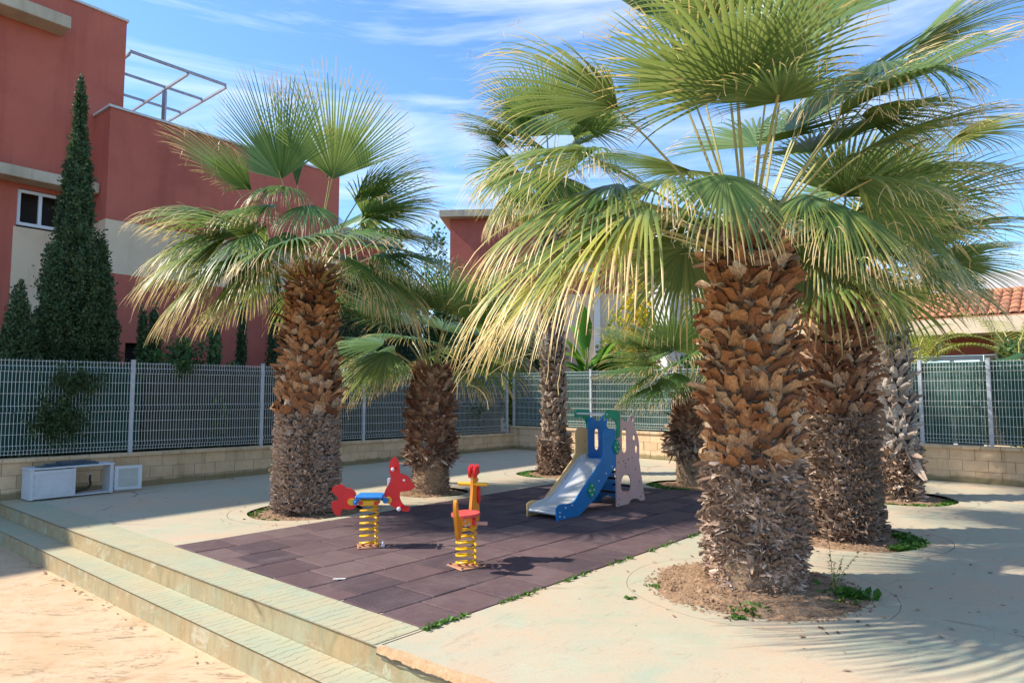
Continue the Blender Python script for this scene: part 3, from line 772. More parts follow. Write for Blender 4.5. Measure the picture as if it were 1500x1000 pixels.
bpart('end_wall', lbox(MB(), s2e - .3, s2e - .002, O2 + .301, O1 + 9, -.05, top2), M['red'], b2)
bpart('roof', lbox(MB(), s2 + .3, s2e - .3, O2 + .3, O1 + 9, top2 - .55, top2 - .4), M['slab'], b2)
bpart('parapet_cap', lbox(lbox(MB(), s2 - .05, s2e + .05, O2 - .05, O2 + .34, top2 + .001, top2 + .06), s2 - .05, s2 + .34, O2 + .341, O1 - .002, top2 + .001, top2 + .06), M['pale'], b2)
# pergola frame on the roof
pg = thing('roof_pergola', 'bare grey steel pergola frame standing on the red roof', 'pergola', (-10.5, 18.7, top2 - .4))
zP = 11.0; P1 = G(190, 75, zP); P2 = G(331, 125, zP); da = Vector(((P2 - P1).x, (P2 - P1).y, 0)); La = 4.4; da.normalize(); db = Vector((-da.y, da.x, 0)); 
def beam(p, q, w=.05, h=.07, nm='beam'):
    d = (q - p); L = d.length; d.normalize(); s = Vector((-d.y, d.x, 0))
    vs = []
    for e in (p, q):
        for a, b in ((-1, -1), (1, -1), (1, 1), (-1, 1)): vs.append(e + s * w * a / 2 + Vector((0, 0, h * b / 2)))
    o = MB().add(vs, [(0,1,5,4),(1,2,6,5),(2,3,7,6),(3,0,4,7),(0,3,2,1),(4,5,6,7)]).obj(nm, M['steel_frame']); o.parent = pg; o.matrix_parent_inverse = Matrix.Translation(pg.location).inverted()
q2 = P2 - P1; La = Vector((q2.x, q2.y, 0)).length
for fb in (0, 1.55, 3.1, 4.6): beam(P1 + db * fb, P1 + db * fb + da * La, .05 if fb else .07, .07)
for fa in (.0, .58, 1.0): beam(P1 + da * La * fa + Vector((0, 0, -.072)), P1 + da * La * fa + db * 4.6 + Vector((0, 0, -.072)), .06, .07)
for fa, fb in ((.58, 1.55), (.03, 4.4)):
    p = P1 + da * La * fa + db * fb; o = MB().box((p.x - .05, p.y - .05, top2 - .4), (p.x + .05, p.y + .05, zP - .11)).obj('post', M['steel_frame']); o.parent = pg; o.matrix_parent_inverse = Matrix.Translation(pg.location).inverted()

def gbox(mb, A, D, s0, s1, o0, o1, z0, z1):
    n = Vector((-D.y, D.x)); n = n if n.y > 0 else -n
    P = lambda s, o, z: (A.x + D.x * s + n.x * o, A.y + D.y * s + n.y * o, z)
    return mb.add([P(s0,o0,z0),P(s1,o0,z0),P(s1,o1,z0),P(s0,o1,z0),P(s0,o0,z1),P(s1,o0,z1),P(s1,o1,z1),P(s0,o1,z1)], [(0,3,2,1),(4,5,6,7),(0,1,5,4),(1,2,6,5),(2,3,7,6),(3,0,4,7)])
# beyond block 2: building with a cream cornice, then the central and right houses
def fbuild(name, label, A, D, parts):
    root = thing(name, label, 'building', (A.x, A.y, -.05))
    for nm, m, dims in parts: bpart(nm, gbox(MB(), A, D, *dims), M[m], root)
    return root
def pt(px, Y): return Vector(((px - 750) / 1000 * Y, Y))
zz = lambda py, Y: CAM_H + (575 - py) / 1000 * Y
A = pt(488, 27); D = Vector((.626, .78))
fbuild('red_house', 'red house with a projecting cream cornice behind the left palm crown', A, D, [
    ('wall', 'red', (0, 2.6, 0, 4, -.05, zz(345, 27))), ('cornice', 'slab', (-.3, 2.8, -.5, 4.5, zz(345, 27) + .002, zz(331, 27))), ('balcony', 'pale', (.5, 4, -.9, -.001, zz(524, 27), zz(517, 27)))])
A = pt(658, 30); D = Vector((1, -.08)).normalized()
hb = fbuild('red_cream_house', 'distant red and cream house behind the middle palms', A, D, [
    ('upper_wall', 'red', (0, 8.6, 0, 8, zz(432, 30), zz(318, 30))), ('lower_wall', 'cream', (0, 8.6, .01, 8, -.05, zz(432, 30) - .002)),
    ('cornice', 'slab', (-.4, 9.0, -.5, 8.3, zz(318, 30) + .002, zz(308, 30))), ('balcony_slab', 'slab', (0.2, 5.2, -1.2, -.002, zz(512, 30), zz(506, 30))), ('pier', 'pale', (6.35, 6.6, -.2, -.002, -.05, zz(420, 30)))])
for i in range(16): bpart('railing_bar', gbox(MB(), A, D, .3, 5.1, -1.15, -1.08, zz(505, 30) + .085 * i * .7 + .02, zz(505, 30) + .085 * i * .7 + .055), M['slab'], hb)
for s in (5.0,):
    f = bpart('window', gbox(MB(), A, D, s, s + 1.3, -.05, -.002, zz(400, 30), zz(360, 30)), M['white'], hb)
    g = gbox(MB(), A, D, s + .1, s + 1.2, -.056, -.051, zz(400, 30) + .1, zz(360, 30) - .1).obj('pane', M['glass']); g.parent = f; g.matrix_parent_inverse = Matrix.Translation(hb.location).inverted()
A = pt(936, 40); D = Vector((.50, -.866))
wb = fbuild('white_house', 'bright white slatted house seen between the palms near the big trunk', A, D, [
    ('wall', 'pale', (0, 8.5, 0, 6, -.05, zz(348, 40)))])
for i in range(14): bpart('slat', gbox(MB(), A, D, .1, 8.3, -.12, -.02, zz(432, 40) + .24 * i, zz(432, 40) + .24 * i + .1), M['white'], wb)
# right house
A = pt(1335, 19.0); D = Vector((.763, -.646))
DH = D
def house_z(py, px=1400):
    k = (px - 750) / 1000; s = (k * A.y - A.x) / (D.x - k * D.y); P = A + D * s; return CAM_H + (575 - py) / 1000 * P.y
def house_s(px, o=0):
    n = Vector((-D.y, D.x)); B = A + n * o; k = (px - 750) / 1000; return (k * B.y - B.x) / (D.x - k * D.y)
rh = thing('tiled_house', 'dark red house with terracotta roof and cream fascia behind the right fence', 'building', (A.x, A.y, -.05))
zf0, zf1 = house_z(489), house_z(466)
bpart('wall', gbox(gbox(gbox(MB(), A, D, -6, house_s(1333), 1.2, 1.5, -.05, zf0), A, D, house_s(1432), house_s(1458, 1.2), 1.2, 1.5, house_z(517), zf0), A, D, house_s(1333), house_s(1432), 1.2, 1.5, house_z(517), zf0), M['red'], rh)
bpart('cream_wall', gbox(MB(), A, D, house_s(1458, 1.0), 8, 1.0, 1.5, -.05, zf0 - .002), M['cream'], rh)
bpart('cream_wall', gbox(MB(), A, D, house_s(1434), house_s(1457, 1.0), 1.25, 1.5, -.05, house_z(518)), M['cream'], rh)
bpart('fascia', gbox(MB(), A, D, -6, 8, 0, .25, zf0, zf1), M['cream'], rh)
bpart('eave_soffit', gbox(MB(), A, D, -6, 8, .251, 1.6, zf0 + .002, zf0 + .1), M['slab'], rh)
f = bpart('sliding_door', gbox(gbox(gbox(gbox(MB(), A, D, house_s(1333), house_s(1432), 1.25, 1.35, house_z(525), house_z(518)), A, D, house_s(1333), house_s(1337), 1.25, 1.35, -.05, house_z(525)), A, D, house_s(1381), house_s(1387), 1.24, 1.34, -.05, house_z(525)), A, D, house_s(1427), house_s(1432), 1.25, 1.35, -.05, house_z(525)), M['white'], rh)
g = gbox(MB(), A, D, house_s(1333), house_s(1432), 1.37, 1.39, -.05, house_z(518)).obj('pane', M['glass']); g.parent = f; g.matrix_parent_inverse = Matrix.Translation(rh.location).inverted()
bpart('wall_lamp', gbox(MB(), A, D, house_s(1375, 1.1), house_s(1381, 1.1), 1.08, 1.199, house_z(510), house_z(497)), M['white'], rh, bevel=.01)
# roof of tile rows
tm = []
for k in range(3):
    mb = MB(); V = []; n = 6
    for y_ in (0, .42):
        for j in range(n + 1):
            t = math.pi * j / n; V.append((-.11 * math.cos(t), y_, .065 * math.sin(t) + (.02 if y_ == 0 else 0) + k * .002))
    F = [(j, j + 1, n + 2 + j, n + 1 + j) for j in range(n)]
    tm.append(mesh_np('roof_tile', V, F, M['rooftile'], smooth=True))
nH = Vector((-D.y, D.x)); angH = math.atan2(D.y, D.x); rr = random.Random(1); cnt = 0
for row in range(6):
    for c in range(46):
        s = house_s(1325) + c * .23
        if s > 7: continue
        o_ = .05 + row * .36; z = zf1 + .02 + row * .36 * .42
        P = A + D * s + nH * o_
        t = obj('roof_tile', tm[rr.randrange(3)], rh, (P.x - A.x, P.y - A.y, z + .05), (math.atan(.42) + rr.uniform(-.02, .02), 0, angH)); cnt += 1
rd = MB(); P = lambda s, o, z: (A.x + D.x * s + nH.x * o, A.y + D.y * s + nH.y * o, z)
rd.add([P(-6, 0, zf1 + .01), P(8, 0, zf1 + .01), P(8, 2.4, zf1 + .01 + 2.4 * .42), P(-6, 2.4, zf1 + .01 + 2.4 * .42)], [(0, 1, 2, 3)])
bpart('roof_deck', rd, M['rooftile'], rh)
bpart('upper_storey', gbox(MB(), A, D, -6, 8, 2.4, 8, zf1, zf1 + 1.5), M['pale'], rh)

# ================================================================ PALMS
def V3(a): return np.array(a, dtype=float)
def unit(a): return a / np.linalg.norm(a)
DOWN = np.array([0, 0, -1.0])
def frond_mesh(u, L, theta, nseg, droop, limp, cup, age, mat, roll=0.0, split=.41, seed=0, steps=11, upn=None):
    r = np.random.default_rng(seed)
    u = unit(V3(u)); v = np.cross(u, [0, 0, 1.0])
    if np.linalg.norm(v) < .05: v = np.array([1.0, 0, 0])
    v = unit(v); n = np.cross(v, u)
    if n[2] < 0: n = -n; v = -v
    if roll: v, n = v * math.cos(roll) + n * math.sin(roll), n * math.cos(roll) - v * math.sin(roll)
    th = np.linspace(-theta, theta, nseg) + r.normal(0, .006, nseg)
    d = np.cos(th)[:, None] * u + np.sin(th)[:, None] * v + (cup * np.abs(np.sin(th)) ** 1.3)[:, None] * n
    d /= np.linalg.norm(d, axis=1)[:, None]
    tang = -np.sin(th)[:, None] * u + np.cos(th)[:, None] * v
    Ls = L * (.60 + .40 * np.cos(th * .85)) * (1 + r.normal(0, .035, nseg))
    dr = droop * (1 + r.normal(0, .12, nseg)); lm = limp * np.clip(1 + r.normal(0, .45, nseg), .1, 2.5)
    sw = r.normal(0, .25, (nseg, 3)) * np.array([1, 1, .25])
    pos = np.zeros((nseg, 3)); hw0 = math.sin(theta / (nseg - 1)) * 1.02
    P = []; ts = []
    T = np.concatenate([np.linspace(0, split, 4), np.linspace(split, 1, steps - 3)[1:]])
    cost = 1 - .0 * th
    for k, t in enumerate(T):
        if k > 0:
            dt = t - T[k - 1]
            g = dr * (0.5 + 1.2 * t) + lm * 13.0 * max(0, t - .66) ** 1.1
            d = d + DOWN * (g * dt)[:, None] + sw * (limp * 1.2 * max(0, t - .55) * dt)
            d /= np.linalg.norm(d, axis=1)[:, None]
            pos = pos + d * (Ls * dt)[:, None]
        s = tang - (tang * d).sum(1)[:, None] * d; s /= np.linalg.norm(s, axis=1)[:, None] + 1e-9
        m = np.cross(s, d)
        if t <= split: w = Ls * t * hw0 + .003
        else:
            q = (t - split) / (1 - split); w = Ls * split * hw0 * (1 - q) ** .56 * (.90 - .2 * q) + .0014
        fold = .55 if t <= split else .55 + .25 * (t - split)
        mid = pos + m * (w * fold)[:, None]
        P.append(np.stack([pos - s * w[:, None], mid, pos + s * w[:, None]], 1)); ts.append(t)
    P = np.stack(P, 1)                                  # nseg, K, 3, 3
    K = len(T); V = P.reshape(-1, 3)
    idx = np.arange(nseg * K * 3).reshape(nseg, K, 3)
    F = []
    for c in (0, 1): F.append(np.stack([idx[:, :-1, c], idx[:, :-1, c + 1], idx[:, 1:, c + 1], idx[:, 1:, c]], -1).reshape(-1, 4))
    sr = r.random(nseg)
    dat = np.zeros((nseg, K, 3, 3)); dat[..., 0] = np.array(ts)[None, :, None]; dat[..., 1] = sr[:, None, None]; dat[..., 2] = age
    dat = dat.reshape(-1, 3)
    # loose white threads hanging between the segments
    nt = int(nseg * .4); ii = r.integers(0, nseg, nt); kk = r.integers(4, K, nt)
    base = P[ii, kk, 0]; ln = r.uniform(.08, .30, nt) * L * .6; TV = []; TD = []; TF = []
    for a in range(nt):
        p = base[a]; dd = unit(r.normal(0, 1, 3) + DOWN * .6); o = len(V) + len(TV); W = .0016 + .0008 * r.random()
        for st in range(5):
            sd = unit(np.cross(dd, [.3, .9, .2])) * W; TV += [p - sd, p + sd]; TD += [[1, 1.0, age]] * 2
            p = p + dd * ln[a] / 4; dd = unit(dd + DOWN * .55 + r.normal(0, .28, 3))
        for st in range(4): TF.append([o + 2 * st, o + 2 * st + 1, o + 2 * st + 3, o + 2 * st + 2])
    if TV: V = np.vstack([V, TV]); F.append(np.array(TF)); dat = np.vstack([dat, TD])
    return mesh_np('frond', V, np.vstack(F), mat, {'dat': dat}, smooth=False)
def petiole_mesh(p0, p1, r0, r1, seed):
    p0 = Vector(p0); p1 = Vector(p1); L = (p1 - p0).length
    mid = (p0 + p1) / 2 + Vector((0, 0, .09 * L)); pts = []
    for i in range(7):
        t = i / 6; pts.append(p0 * (1 - t) ** 2 + mid * 2 * t * (1 - t) + p1 * t * t)
    mb = MB().tube(pts, [r0 + (r1 - r0) * (i / 6) ** .7 for i in range(7)], 6, True, .6)
    mid2 = pts[5] - pts[6]
    return mb.mesh('petiole', M['petiole'], smooth=True)
def boot_variants(m, k=7, w=.15, h=.17, out=.07, ragged=.03):
    res = []
    for q in range(k):
        r = random.Random(q * 13 + int(w * 1000)); nx, nz = 5, 4; V = []
        lean = out * r.uniform(.6, 1.7); asym = r.uniform(-.045, .045); split = r.random() < .4; blunt = r.random()
        tops = [r.uniform(-ragged, ragged * .6) - (.035 if (split and abs(i - 2) < 1) else 0) for i in range(nx)]
        for layer in (0, 1):
            for j in range(nz):
                t = j / (nz - 1)
                for i in range(nx):
                    x = (i / (nx - 1) - .5); ww = w * (1 - (.22 + .3 * blunt) * t ** 1.3)
                    yy = lean * t ** 1.2 + .035 * (1 - (2 * x) ** 2) * (.5 + .5 * t) + .004
                    th_ = .006 + .012 * t
                    if layer: yy -= th_
                    z = h * t + (tops[i] if j == nz - 1 else 0) * 1.0 - .02
                    V.append((x * ww + asym * t + r.uniform(-.003, .003), -(yy), z + r.uniform(-.003, .003)))
        F = []; B = nx * nz
        for j in range(nz - 1):
            for i in range(nx - 1):
                a = j * nx + i; F.append((a, a + 1, a + nx + 1, a + nx)); F.append((B + a, B + a + nx, B + a + nx + 1, B + a + 1))
        for i in range(nx - 1):
            a = (nz - 1) * nx + i; F.append((a, a + 1, B + a + 1, B + a))
        for j in range(nz - 1):
            a = j * nx; F.append((a, a + nx, B + a + nx, B + a)); a += nx - 1; F.append((a + nx, a, B + a, B + a + nx))
        res.append(mesh_np('leaf_base', V, F, m))
    return res
def shreds(name, parent, rad, z0, z1, n, size, m, seed, front=None, droop=.3, mat_dat=None, out=.05):
    """ragged fibre flakes all round a trunk"""
    r = np.random.default_rng(seed); V = np.zeros((n, 6, 3)); D_ = np.zeros((n, 6, 3))
    ang = r.uniform(0, 2 * math.pi, n * 2); z = r.uniform(z0, z1, n * 2)
    den = .5 + .28 * np.sin(ang * 3 + z * 5 + seed) + .24 * np.sin(ang * 7 - z * 9 + seed * 2) + .22 * np.sin(z * 21 + 3 * np.sin(ang * 2 + seed)) + .15 * np.sin(ang * 13 + z * 17)
    keep = np.argsort(-(den * .55 + r.uniform(0, 1, n * 2)))[:n]; ang = ang[keep]; z = z[keep]
    R_ = np.array([rad(q) for q in z]); sz = size * (.45 + 1.5 * r.random(n) ** 2.2)
    outv = np.stack([np.cos(ang), np.sin(ang), 0 * ang], 1); tg = np.stack([-np.sin(ang), np.cos(ang), 0 * ang], 1)
    up = np.array([0, 0, 1.0])
    dirv = outv * (r.uniform(.05, 1.0, n) ** 1.4)[:, None] + up * r.normal(droop, .6, n)[:, None] + tg * r.normal(0, .95, n)[:, None]
    dirv /= np.linalg.norm(dirv, axis=1)[:, None]
    side = np.cross(dirv, outv + r.normal(0, .35, (n, 3))); side /= np.linalg.norm(side, axis=1)[:, None]
    base = outv * (R_ - .01 + r.uniform(0, out, n))[:, None] + up * z[:, None]
    wd = sz * r.uniform(.14, .55, n); curl = outv * (sz * r.uniform(-.2, .6, n))[:, None]
    for k, (t, w) in enumerate(((0, 1.0), (.55, .85), (1.0, .35))):
        c = base + dirv * (sz * t)[:, None] + curl * t * t
        V[:, 2 * k] = c - side * (wd * w / 2)[:, None]; V[:, 2 * k + 1] = c + side * (wd * w / 2)[:, None]
    cval = np.clip(r.beta(1.5, 2.3, n) + .18 * np.sin(ang * 4 + z * 11 + seed) + .12 * np.sin(ang * 9 - z * 25), 0, 1)
    D_[..., 0] = cval[:, None]
    i0 = np.arange(n)[:, None] * 6
    F = np.vstack([i0 + np.array([[0, 1, 3, 2]]), i0 + np.array([[2, 3, 5, 4]])])
    o = obj(name, mesh_np(name, V.reshape(-1, 3), F, m, {'dat': D_.reshape(-1, 3)}), parent); o['kind'] = 'stuff'; return o
def interp(prof, z):
    for (a, ra), (b, rb) in zip(prof[:-1], prof[1:]):
        if z <= b: return ra + (rb - ra) * max(0, (z - a)) / (b - a)
    return prof[-1][1]
def make_palm(key, label, prof, ztop, boots, shred, crown, fm, specs, nfill, Lf, pet, lean=(0, 0), group=None, coreM='core', seed=1, fillel=(78, -38), avoid=()):
    bx, by = palms[key]; root = thing('palm_tree', label, 'palm tree', (bx, by, 0), group=group)
    rr = random.Random(seed); r = np.random.default_rng(seed)
    # trunk
    nz, na = 60, 40; V = []; F = []
    ph = [rr.uniform(0, 6) for _ in range(6)]
    for i in range(nz + 1):
        z = -.08 + (ztop + .08) * i / nz; ra = interp(prof, z)
        for j in range(na):
            t = 2 * math.pi * j / na
            q = ra * (1 + .025 * math.sin(3 * t + ph[0] + z) + .02 * math.sin(7 * t + ph[1] + 3 * z) + rr.uniform(-.012, .012)) - (.012 if i % 2 else 0) * (coreM == 'bark')
            V.append((q * math.cos(t) + lean[0] * z, q * math.sin(t) + lean[1] * z, z))
    for i in range(nz):
        for j in range(na): F.append((i * na + j, i * na + (j + 1) % na, (i + 1) * na + (j + 1) % na, (i + 1) * na + j))
    F.append(tuple(nz * na + j for j in range(na)))
    trunk = obj('trunk', mesh_np('trunk', V, F, M[coreM], smooth=True), root)
    rad = lambda z: interp(prof, z)
    # leaf bases
    for bi, (z0, z1, mkey, w, h, out, dz, ragged) in enumerate(boots):
        var = boot_variants(M[mkey], 7, w, h, out, ragged)
        placed = []; z = z0; row = 0
        while z < z1:
            circum = 2 * math.pi * rad(z); k = max(6, int(circum / (w * .80)))
            for i in range(k):
                t = 2 * math.pi * (i + (.5 if row % 2 else 0) + rr.uniform(-.16, .16)) / k + row * .13
                placed.append((t, z + rr.uniform(-.3, .3) * dz))
            z += dz; row += 1
        toc = math.atan2(-by, -bx)
        placed.sort(key=lambda q: -math.cos(q[0] - toc))
        lim = max(0, 290 - sum(1 for c in trunk.children))
        front = [q for q in placed if math.cos(q[0] - toc) > -.15][:lim]; rest = placed[len(front):]
        def xf(t, z):
            R0 = rad(z) - .006
            return (Vector((R0 * math.cos(t) + lean[0] * z, R0 * math.sin(t) + lean[1] * z, z)), Euler((rr.uniform(-.3, .22), rr.uniform(-.5, .5), t + math.pi / 2 + rr.uniform(-.3, .3))), Vector((rr.uniform(.7, 1.35), rr.uniform(.6, 1.6), rr.uniform(.55, 1.15))))
        for t, z_ in front:
            l, e, s = xf(t, z_); obj('leaf_base', var[rr.randrange(7)], trunk, l, e, s)
        if rest:
            bm = bmesh.new()
            for t, z_ in rest:
                l, e, s = xf(t, z_); me = var[rr.randrange(7)]; n0 = len(bm.verts); bm.from_mesh(me); bm.verts.ensure_lookup_table()
                Mx = Matrix.Translation(l) @ e.to_matrix().to_4x4() @ Matrix.Diagonal((*s, 1))
                for q in range(n0, len(bm.verts)): bm.verts[q].co = Mx @ bm.verts[q].co
            me = bpy.data.meshes.new('far_leaf_bases'); bm.to_mesh(me); bm.free(); me.materials.append(M[mkey])
            o = obj('far_leaf_bases', me, trunk); o['kind'] = 'stuff'
    for (z0, z1, n, size, mk, dr, out) in shred:
        shreds('trunk_fibre', trunk, rad, z0, z1, n, size, M[mk], rr.randrange(9999), droop=dr, out=out)
    # crown
    C = Vector((lean[0] * ztop, lean[1] * ztop, crown)); wb_ = Vector((bx, by, 0))
    def add(hast, tipdir, L, theta, nseg, droop, limp, cup, age, roll=0.0):
        me = frond_mesh(tipdir, L, theta, nseg, droop, limp, cup, age, M[fm], roll, seed=rr.randrange(10 ** 6))
        f = obj('frond', me, root, hast)
        az = math.atan2(hast.y - C.y, hast.x - C.x); e = (hast - C).normalized()
        base = Vector((C.x + .10 * math.cos(az) , C.y + .10 * math.sin(az), C.z - .12 - .25 * (1 - max(0, e.z)))) 
        p = petiole_mesh(base - hast, Vector((0, 0, 0)) + Vector(tipdir).normalized() * .12, .024, .010, 0)
        obj('petiole', p, f)
    for sp in specs:
        hx, hy, dh, tx, ty, dt, Ls, th, droop, limp, age = sp[:11]; roll = sp[11] if len(sp) > 11 else 0.0
        h = AY(hx, hy, by + dh) - wb_; tp = AY(tx, ty, by + dt) - wb_
        dirv = tp - h; 
        L = dirv.length * Ls
        # allow for the sag: aim above the tip
        dirv = dirv.normalized() + Vector((0, 0, 1)) * (.24 * droop + .14 * limp)
        add(h, tuple(dirv), L, R(th), 52, droop, limp, -.12 if droop > .5 else .10, age, roll)
    ga = 2.39996; a0 = rr.uniform(0, 6)
    for i in range(nfill):
        q = (i + .5) / nfill; el = fillel[0] + (fillel[1] - fillel[0]) * q ** .85 + rr.uniform(-6, 6); az = a0 + i * ga + rr.uniform(-.2, .2)
        skip = False
        for (lo, hi, e0, e1) in avoid:
            d = math.degrees((az + math.pi) % (2 * math.pi) - math.pi)
            if lo <= d <= hi and e0 <= el <= e1: skip = True
        if skip: continue
        e = R(el); pl = pet * rr.uniform(.75, 1.15)
        h = C + Vector((math.cos(e) * math.cos(az), math.cos(e) * math.sin(az), math.sin(e))) * pl
        e2 = R(el - 16 + rr.uniform(-10, 10)); u = (math.cos(e2) * math.cos(az), math.cos(e2) * math.sin(az), math.sin(e2))
        old = min(1, max(0, (40 - el) / 80))
        add(h, u, Lf * rr.uniform(.85, 1.1), R(rr.uniform(78, 100)), 46, .25 + .75 * old + rr.uniform(-.1, .1), .15 + .75 * old + rr.uniform(0, .2), .12 - .25 * old, .12 + .55 * old * rr.uniform(.5, 1.2), rr.uniform(-.5, .5))
    return root
# spec: hastula px (x,y), depth offset; tip px (x,y), depth offset; length factor; fan half angle; droop; limp; age; roll
T1s = [
 (1019, 128, -.35, 880, 30, -.9, 1.05, 85, .10, .15, .15),
 (905, 158, -.2, 700, 60, -.5, 1.05, 60, .55, .55, .25),
 (868, 224, -.5, 672, 262, -.9, 1.05, 75, .7, .8, .35),
 (950, 300, -.7, 655, 490, -1.2, 1.05, 62, .8, .9, .60),
 (900, 270, -.4, 680, 400, -.9, 1.05, 66, .75, .9, .50),
 (925, 318, -.7, 668, 535, -1.1, 1.0, 42, .6, .7, .75),
 (1230, 300, -1.0, 1320, 400, -1.5, 1.1, 60, .8, .8, .5),
 (918, 318, -.9, 785, 460, -1.3, 1.0, 48, .8, .9, .85),
 (980, 262, -.4, 800, 350, -.8, 1.0, 70, .7, .8, .5),
 (1062, 256, -1.0, 1085, 335, -1.25, 1.6, 95, .8, .7, .40),
 (1254, 262, -.7, 1450, 310, -1.0, 1.0, 75, .7, .8, .40),
 (1262, 170, -.5, 1450, 150, -1.0, 1.0, 70, .6, .7, .3),
 (1162, 48, -.2, 1180, -150, .5, 1.0, 92, .08, .1, .1),
 (1143, 150, -.9, 1120, 70, -1.7, .85, 95, .2, .3, .15),
 (1339, 72, .2, 1500, 20, .1, 1.05, 70, .3, .4, .15),
 (1290, 92, -.4, 1320, 130, -1.2, 1.1, 85, .7, .8, .3),
 (940, 20, 0, 900, -160, .3, 1.0, 80, .1, .2, .15),
 (1010, 62, .3, 960, -90, .6, 1.0, 90, .1, .2, .12),
 (1230, 40, .4, 1340, -100, .7, 1.0, 80, .15, .2, .15),
 (1180, 285, -.9, 1220, 340, -1.3, 1.2, 70, .8, .8, .45),
 (1060, 20, -.6, 1000, -60, -1.4, 1.0, 90, .3, .4, .15),
]
make_palm('T1', 'largest front palm with orange leaf bases, rising from the sand mound', [(-.1, .42), (.25, .375), (1.1, .34), (2.0, .315), (3.0, .265)], 3.0,
    [(1.22, 3.0, 'bootA', .135, .125, .075, .075, .03), (1.06, 1.24, 'bootA', .26, .12, .06, .06, .05), (.3, 1.05, 'bootC', .085, .065, .032, .055, .02)],
    [(.28, 1.12, 11000, .040, 'shred', .1, .035), (.03, .28, 2600, .033, 'shred', .1, .03), (.5, 1.2, 700, .075, 'shred', -.1, .03), (1.1, 2.95, 3500, .05, 'shredB', .4, .03), (2.7, 3.1, 300, .12, 'shredB', .9, .05)],
    3.15, 'frondA', T1s, 30, 1.4, 1.05, seed=11, coreM='bark', fillel=(66, -8), avoid=((-160, -20, -90, 45), (125, 180, 12, 90), (-180, -145, 12, 90)))
T2s = [
 (1290, 290, -.6, 1440, 440, -1.1, 1.1, 60, .8, .8, .45),
 (1330, 250, -.5, 1490, 260, -.6, 1.1, 75, .6, .8, .35),
 (1200, 330, -.9, 1190, 440, -1.4, 1.2, 75, .9, .9, .45),
 (1300, 110, .3, 1430, -10, .2, 1.1, 65, .3, .4, .15),
 (1400, 200, 0, 1520, 190, -.2, 1.2, 85, .4, .6, .5),
]
make_palm('T2', 'dark brown second palm standing just behind the largest one', [(-.1, .41), (.3, .36), (1.4, .32), (2.4, .29), (3.0, .25)], 2.95,
    [(1.42, 2.95, 'bootB', .12, .12, .08, .075, .03), (.1, 1.4, 'bootC', .075, .065, .035, .055, .02)],
    [(.02, 1.45, 8000, .036, 'shredB', .1, .03), (.05, 1.2, 3000, .036, 'shred', .1, .05), (1.4, 2.9, 2500, .05, 'shredB', .4, .02), (2.7, 3.05, 300, .12, 'shredB', .9, .05)],
    3.1, 'frondA', T2s, 20, 1.3, 1.05, seed=22, fillel=(70, -14), avoid=((140, 180, -40, 70), (-180, -140, -40, 70)))
make_palm('T3', 'pale grey trunked palm at the far right behind the dark one', [(-.1, .36), (.3, .33), (1.0, .28), (3.2, .21)], 3.2,
    [(.55, 3.15, 'bootD', .11, .15, .055, .095, .03)],
    [(.0, .8, 4200, .055, 'shredB', .1, .05), (.0, .8, 900, .06, 'shred', .1, .05), (.5, .9, 50, .2, 'shred', .2, .06), (2.9, 3.3, 160, .12, 'shredB', .9, .05)],
    3.3, 'frondA', [], 24, 1.25, 1.0, seed=33, fillel=(75, 4), avoid=((-60, 20, -90, 15),))
T4s = [
 (412, 262, -.5, 368, 118, -1.0, 1.15, 72, .02, .02, .08),
 (368, 278, -.6, 245, 195, -1.1, 1.1, 70, .15, .35, .2),
 (488, 262, -.4, 508, 118, -.9, 1.15, 62, .02, .02, .08),
 (435, 272, -.2, 430, 118, .0, 1.0, 16, .0, .0, .1),
 (478, 262, .3, 560, 150, .5, .9, 60, .1, .1, .1),
 (420, 275, -.9, 370, 285, -1.5, 1.1, 85, .9, .8, .15),
 (320, 318, -.4, 175, 325, -.8, 1.0, 62, .5, .7, .35),
 (330, 350, -.7, 175, 440, -1.2, 1.0, 58, .6, .7, .5),
 (370, 340, -1.0, 290, 415, -1.6, 1.1, 70, .8, .8, .35),
 (345, 335, -.2, 200, 400, -.6, 1.1, 60, .7, .8, .45),
 (390, 330, .3, 330, 400, .3, 1.2, 70, .8, .8, .5),
 (420, 340, -1.0, 400, 390, -1.4, 1.1, 75, .8, .8, .3),
 (500, 372, -.8, 575, 440, -1.1, 1.0, 52, .5, .6, .35),
 (520, 292, -.2, 640, 232, -.3, 1.05, 50, .35, .5, .15),
 (535, 320, -.3, 650, 290, -.5, 1.0, 65, .4, .5, .2),
 (560, 345, -.3, 655, 350, -.6, 1.0, 70, .5, .5, .2),
 (560, 370, -.2, 635, 420, -.5, 1.0, 65, .6, .6, .35),
 (455, 300, -1.0, 450, 345, -1.6, 1.0, 85, .9, .8, .15),
 (350, 368, -.8, 215, 490, -1.2, 1.05, 58, .6, .7, .6), (385, 372, -.9, 320, 470, -1.4, 1.1, 62, .7, .7, .45), (540, 385, -.5, 610, 480, -.8, 1.05, 58, .6, .6, .4), (400, 300, -.7, 290, 330, -1.3, 1.0, 75, .6, .7, .25)]
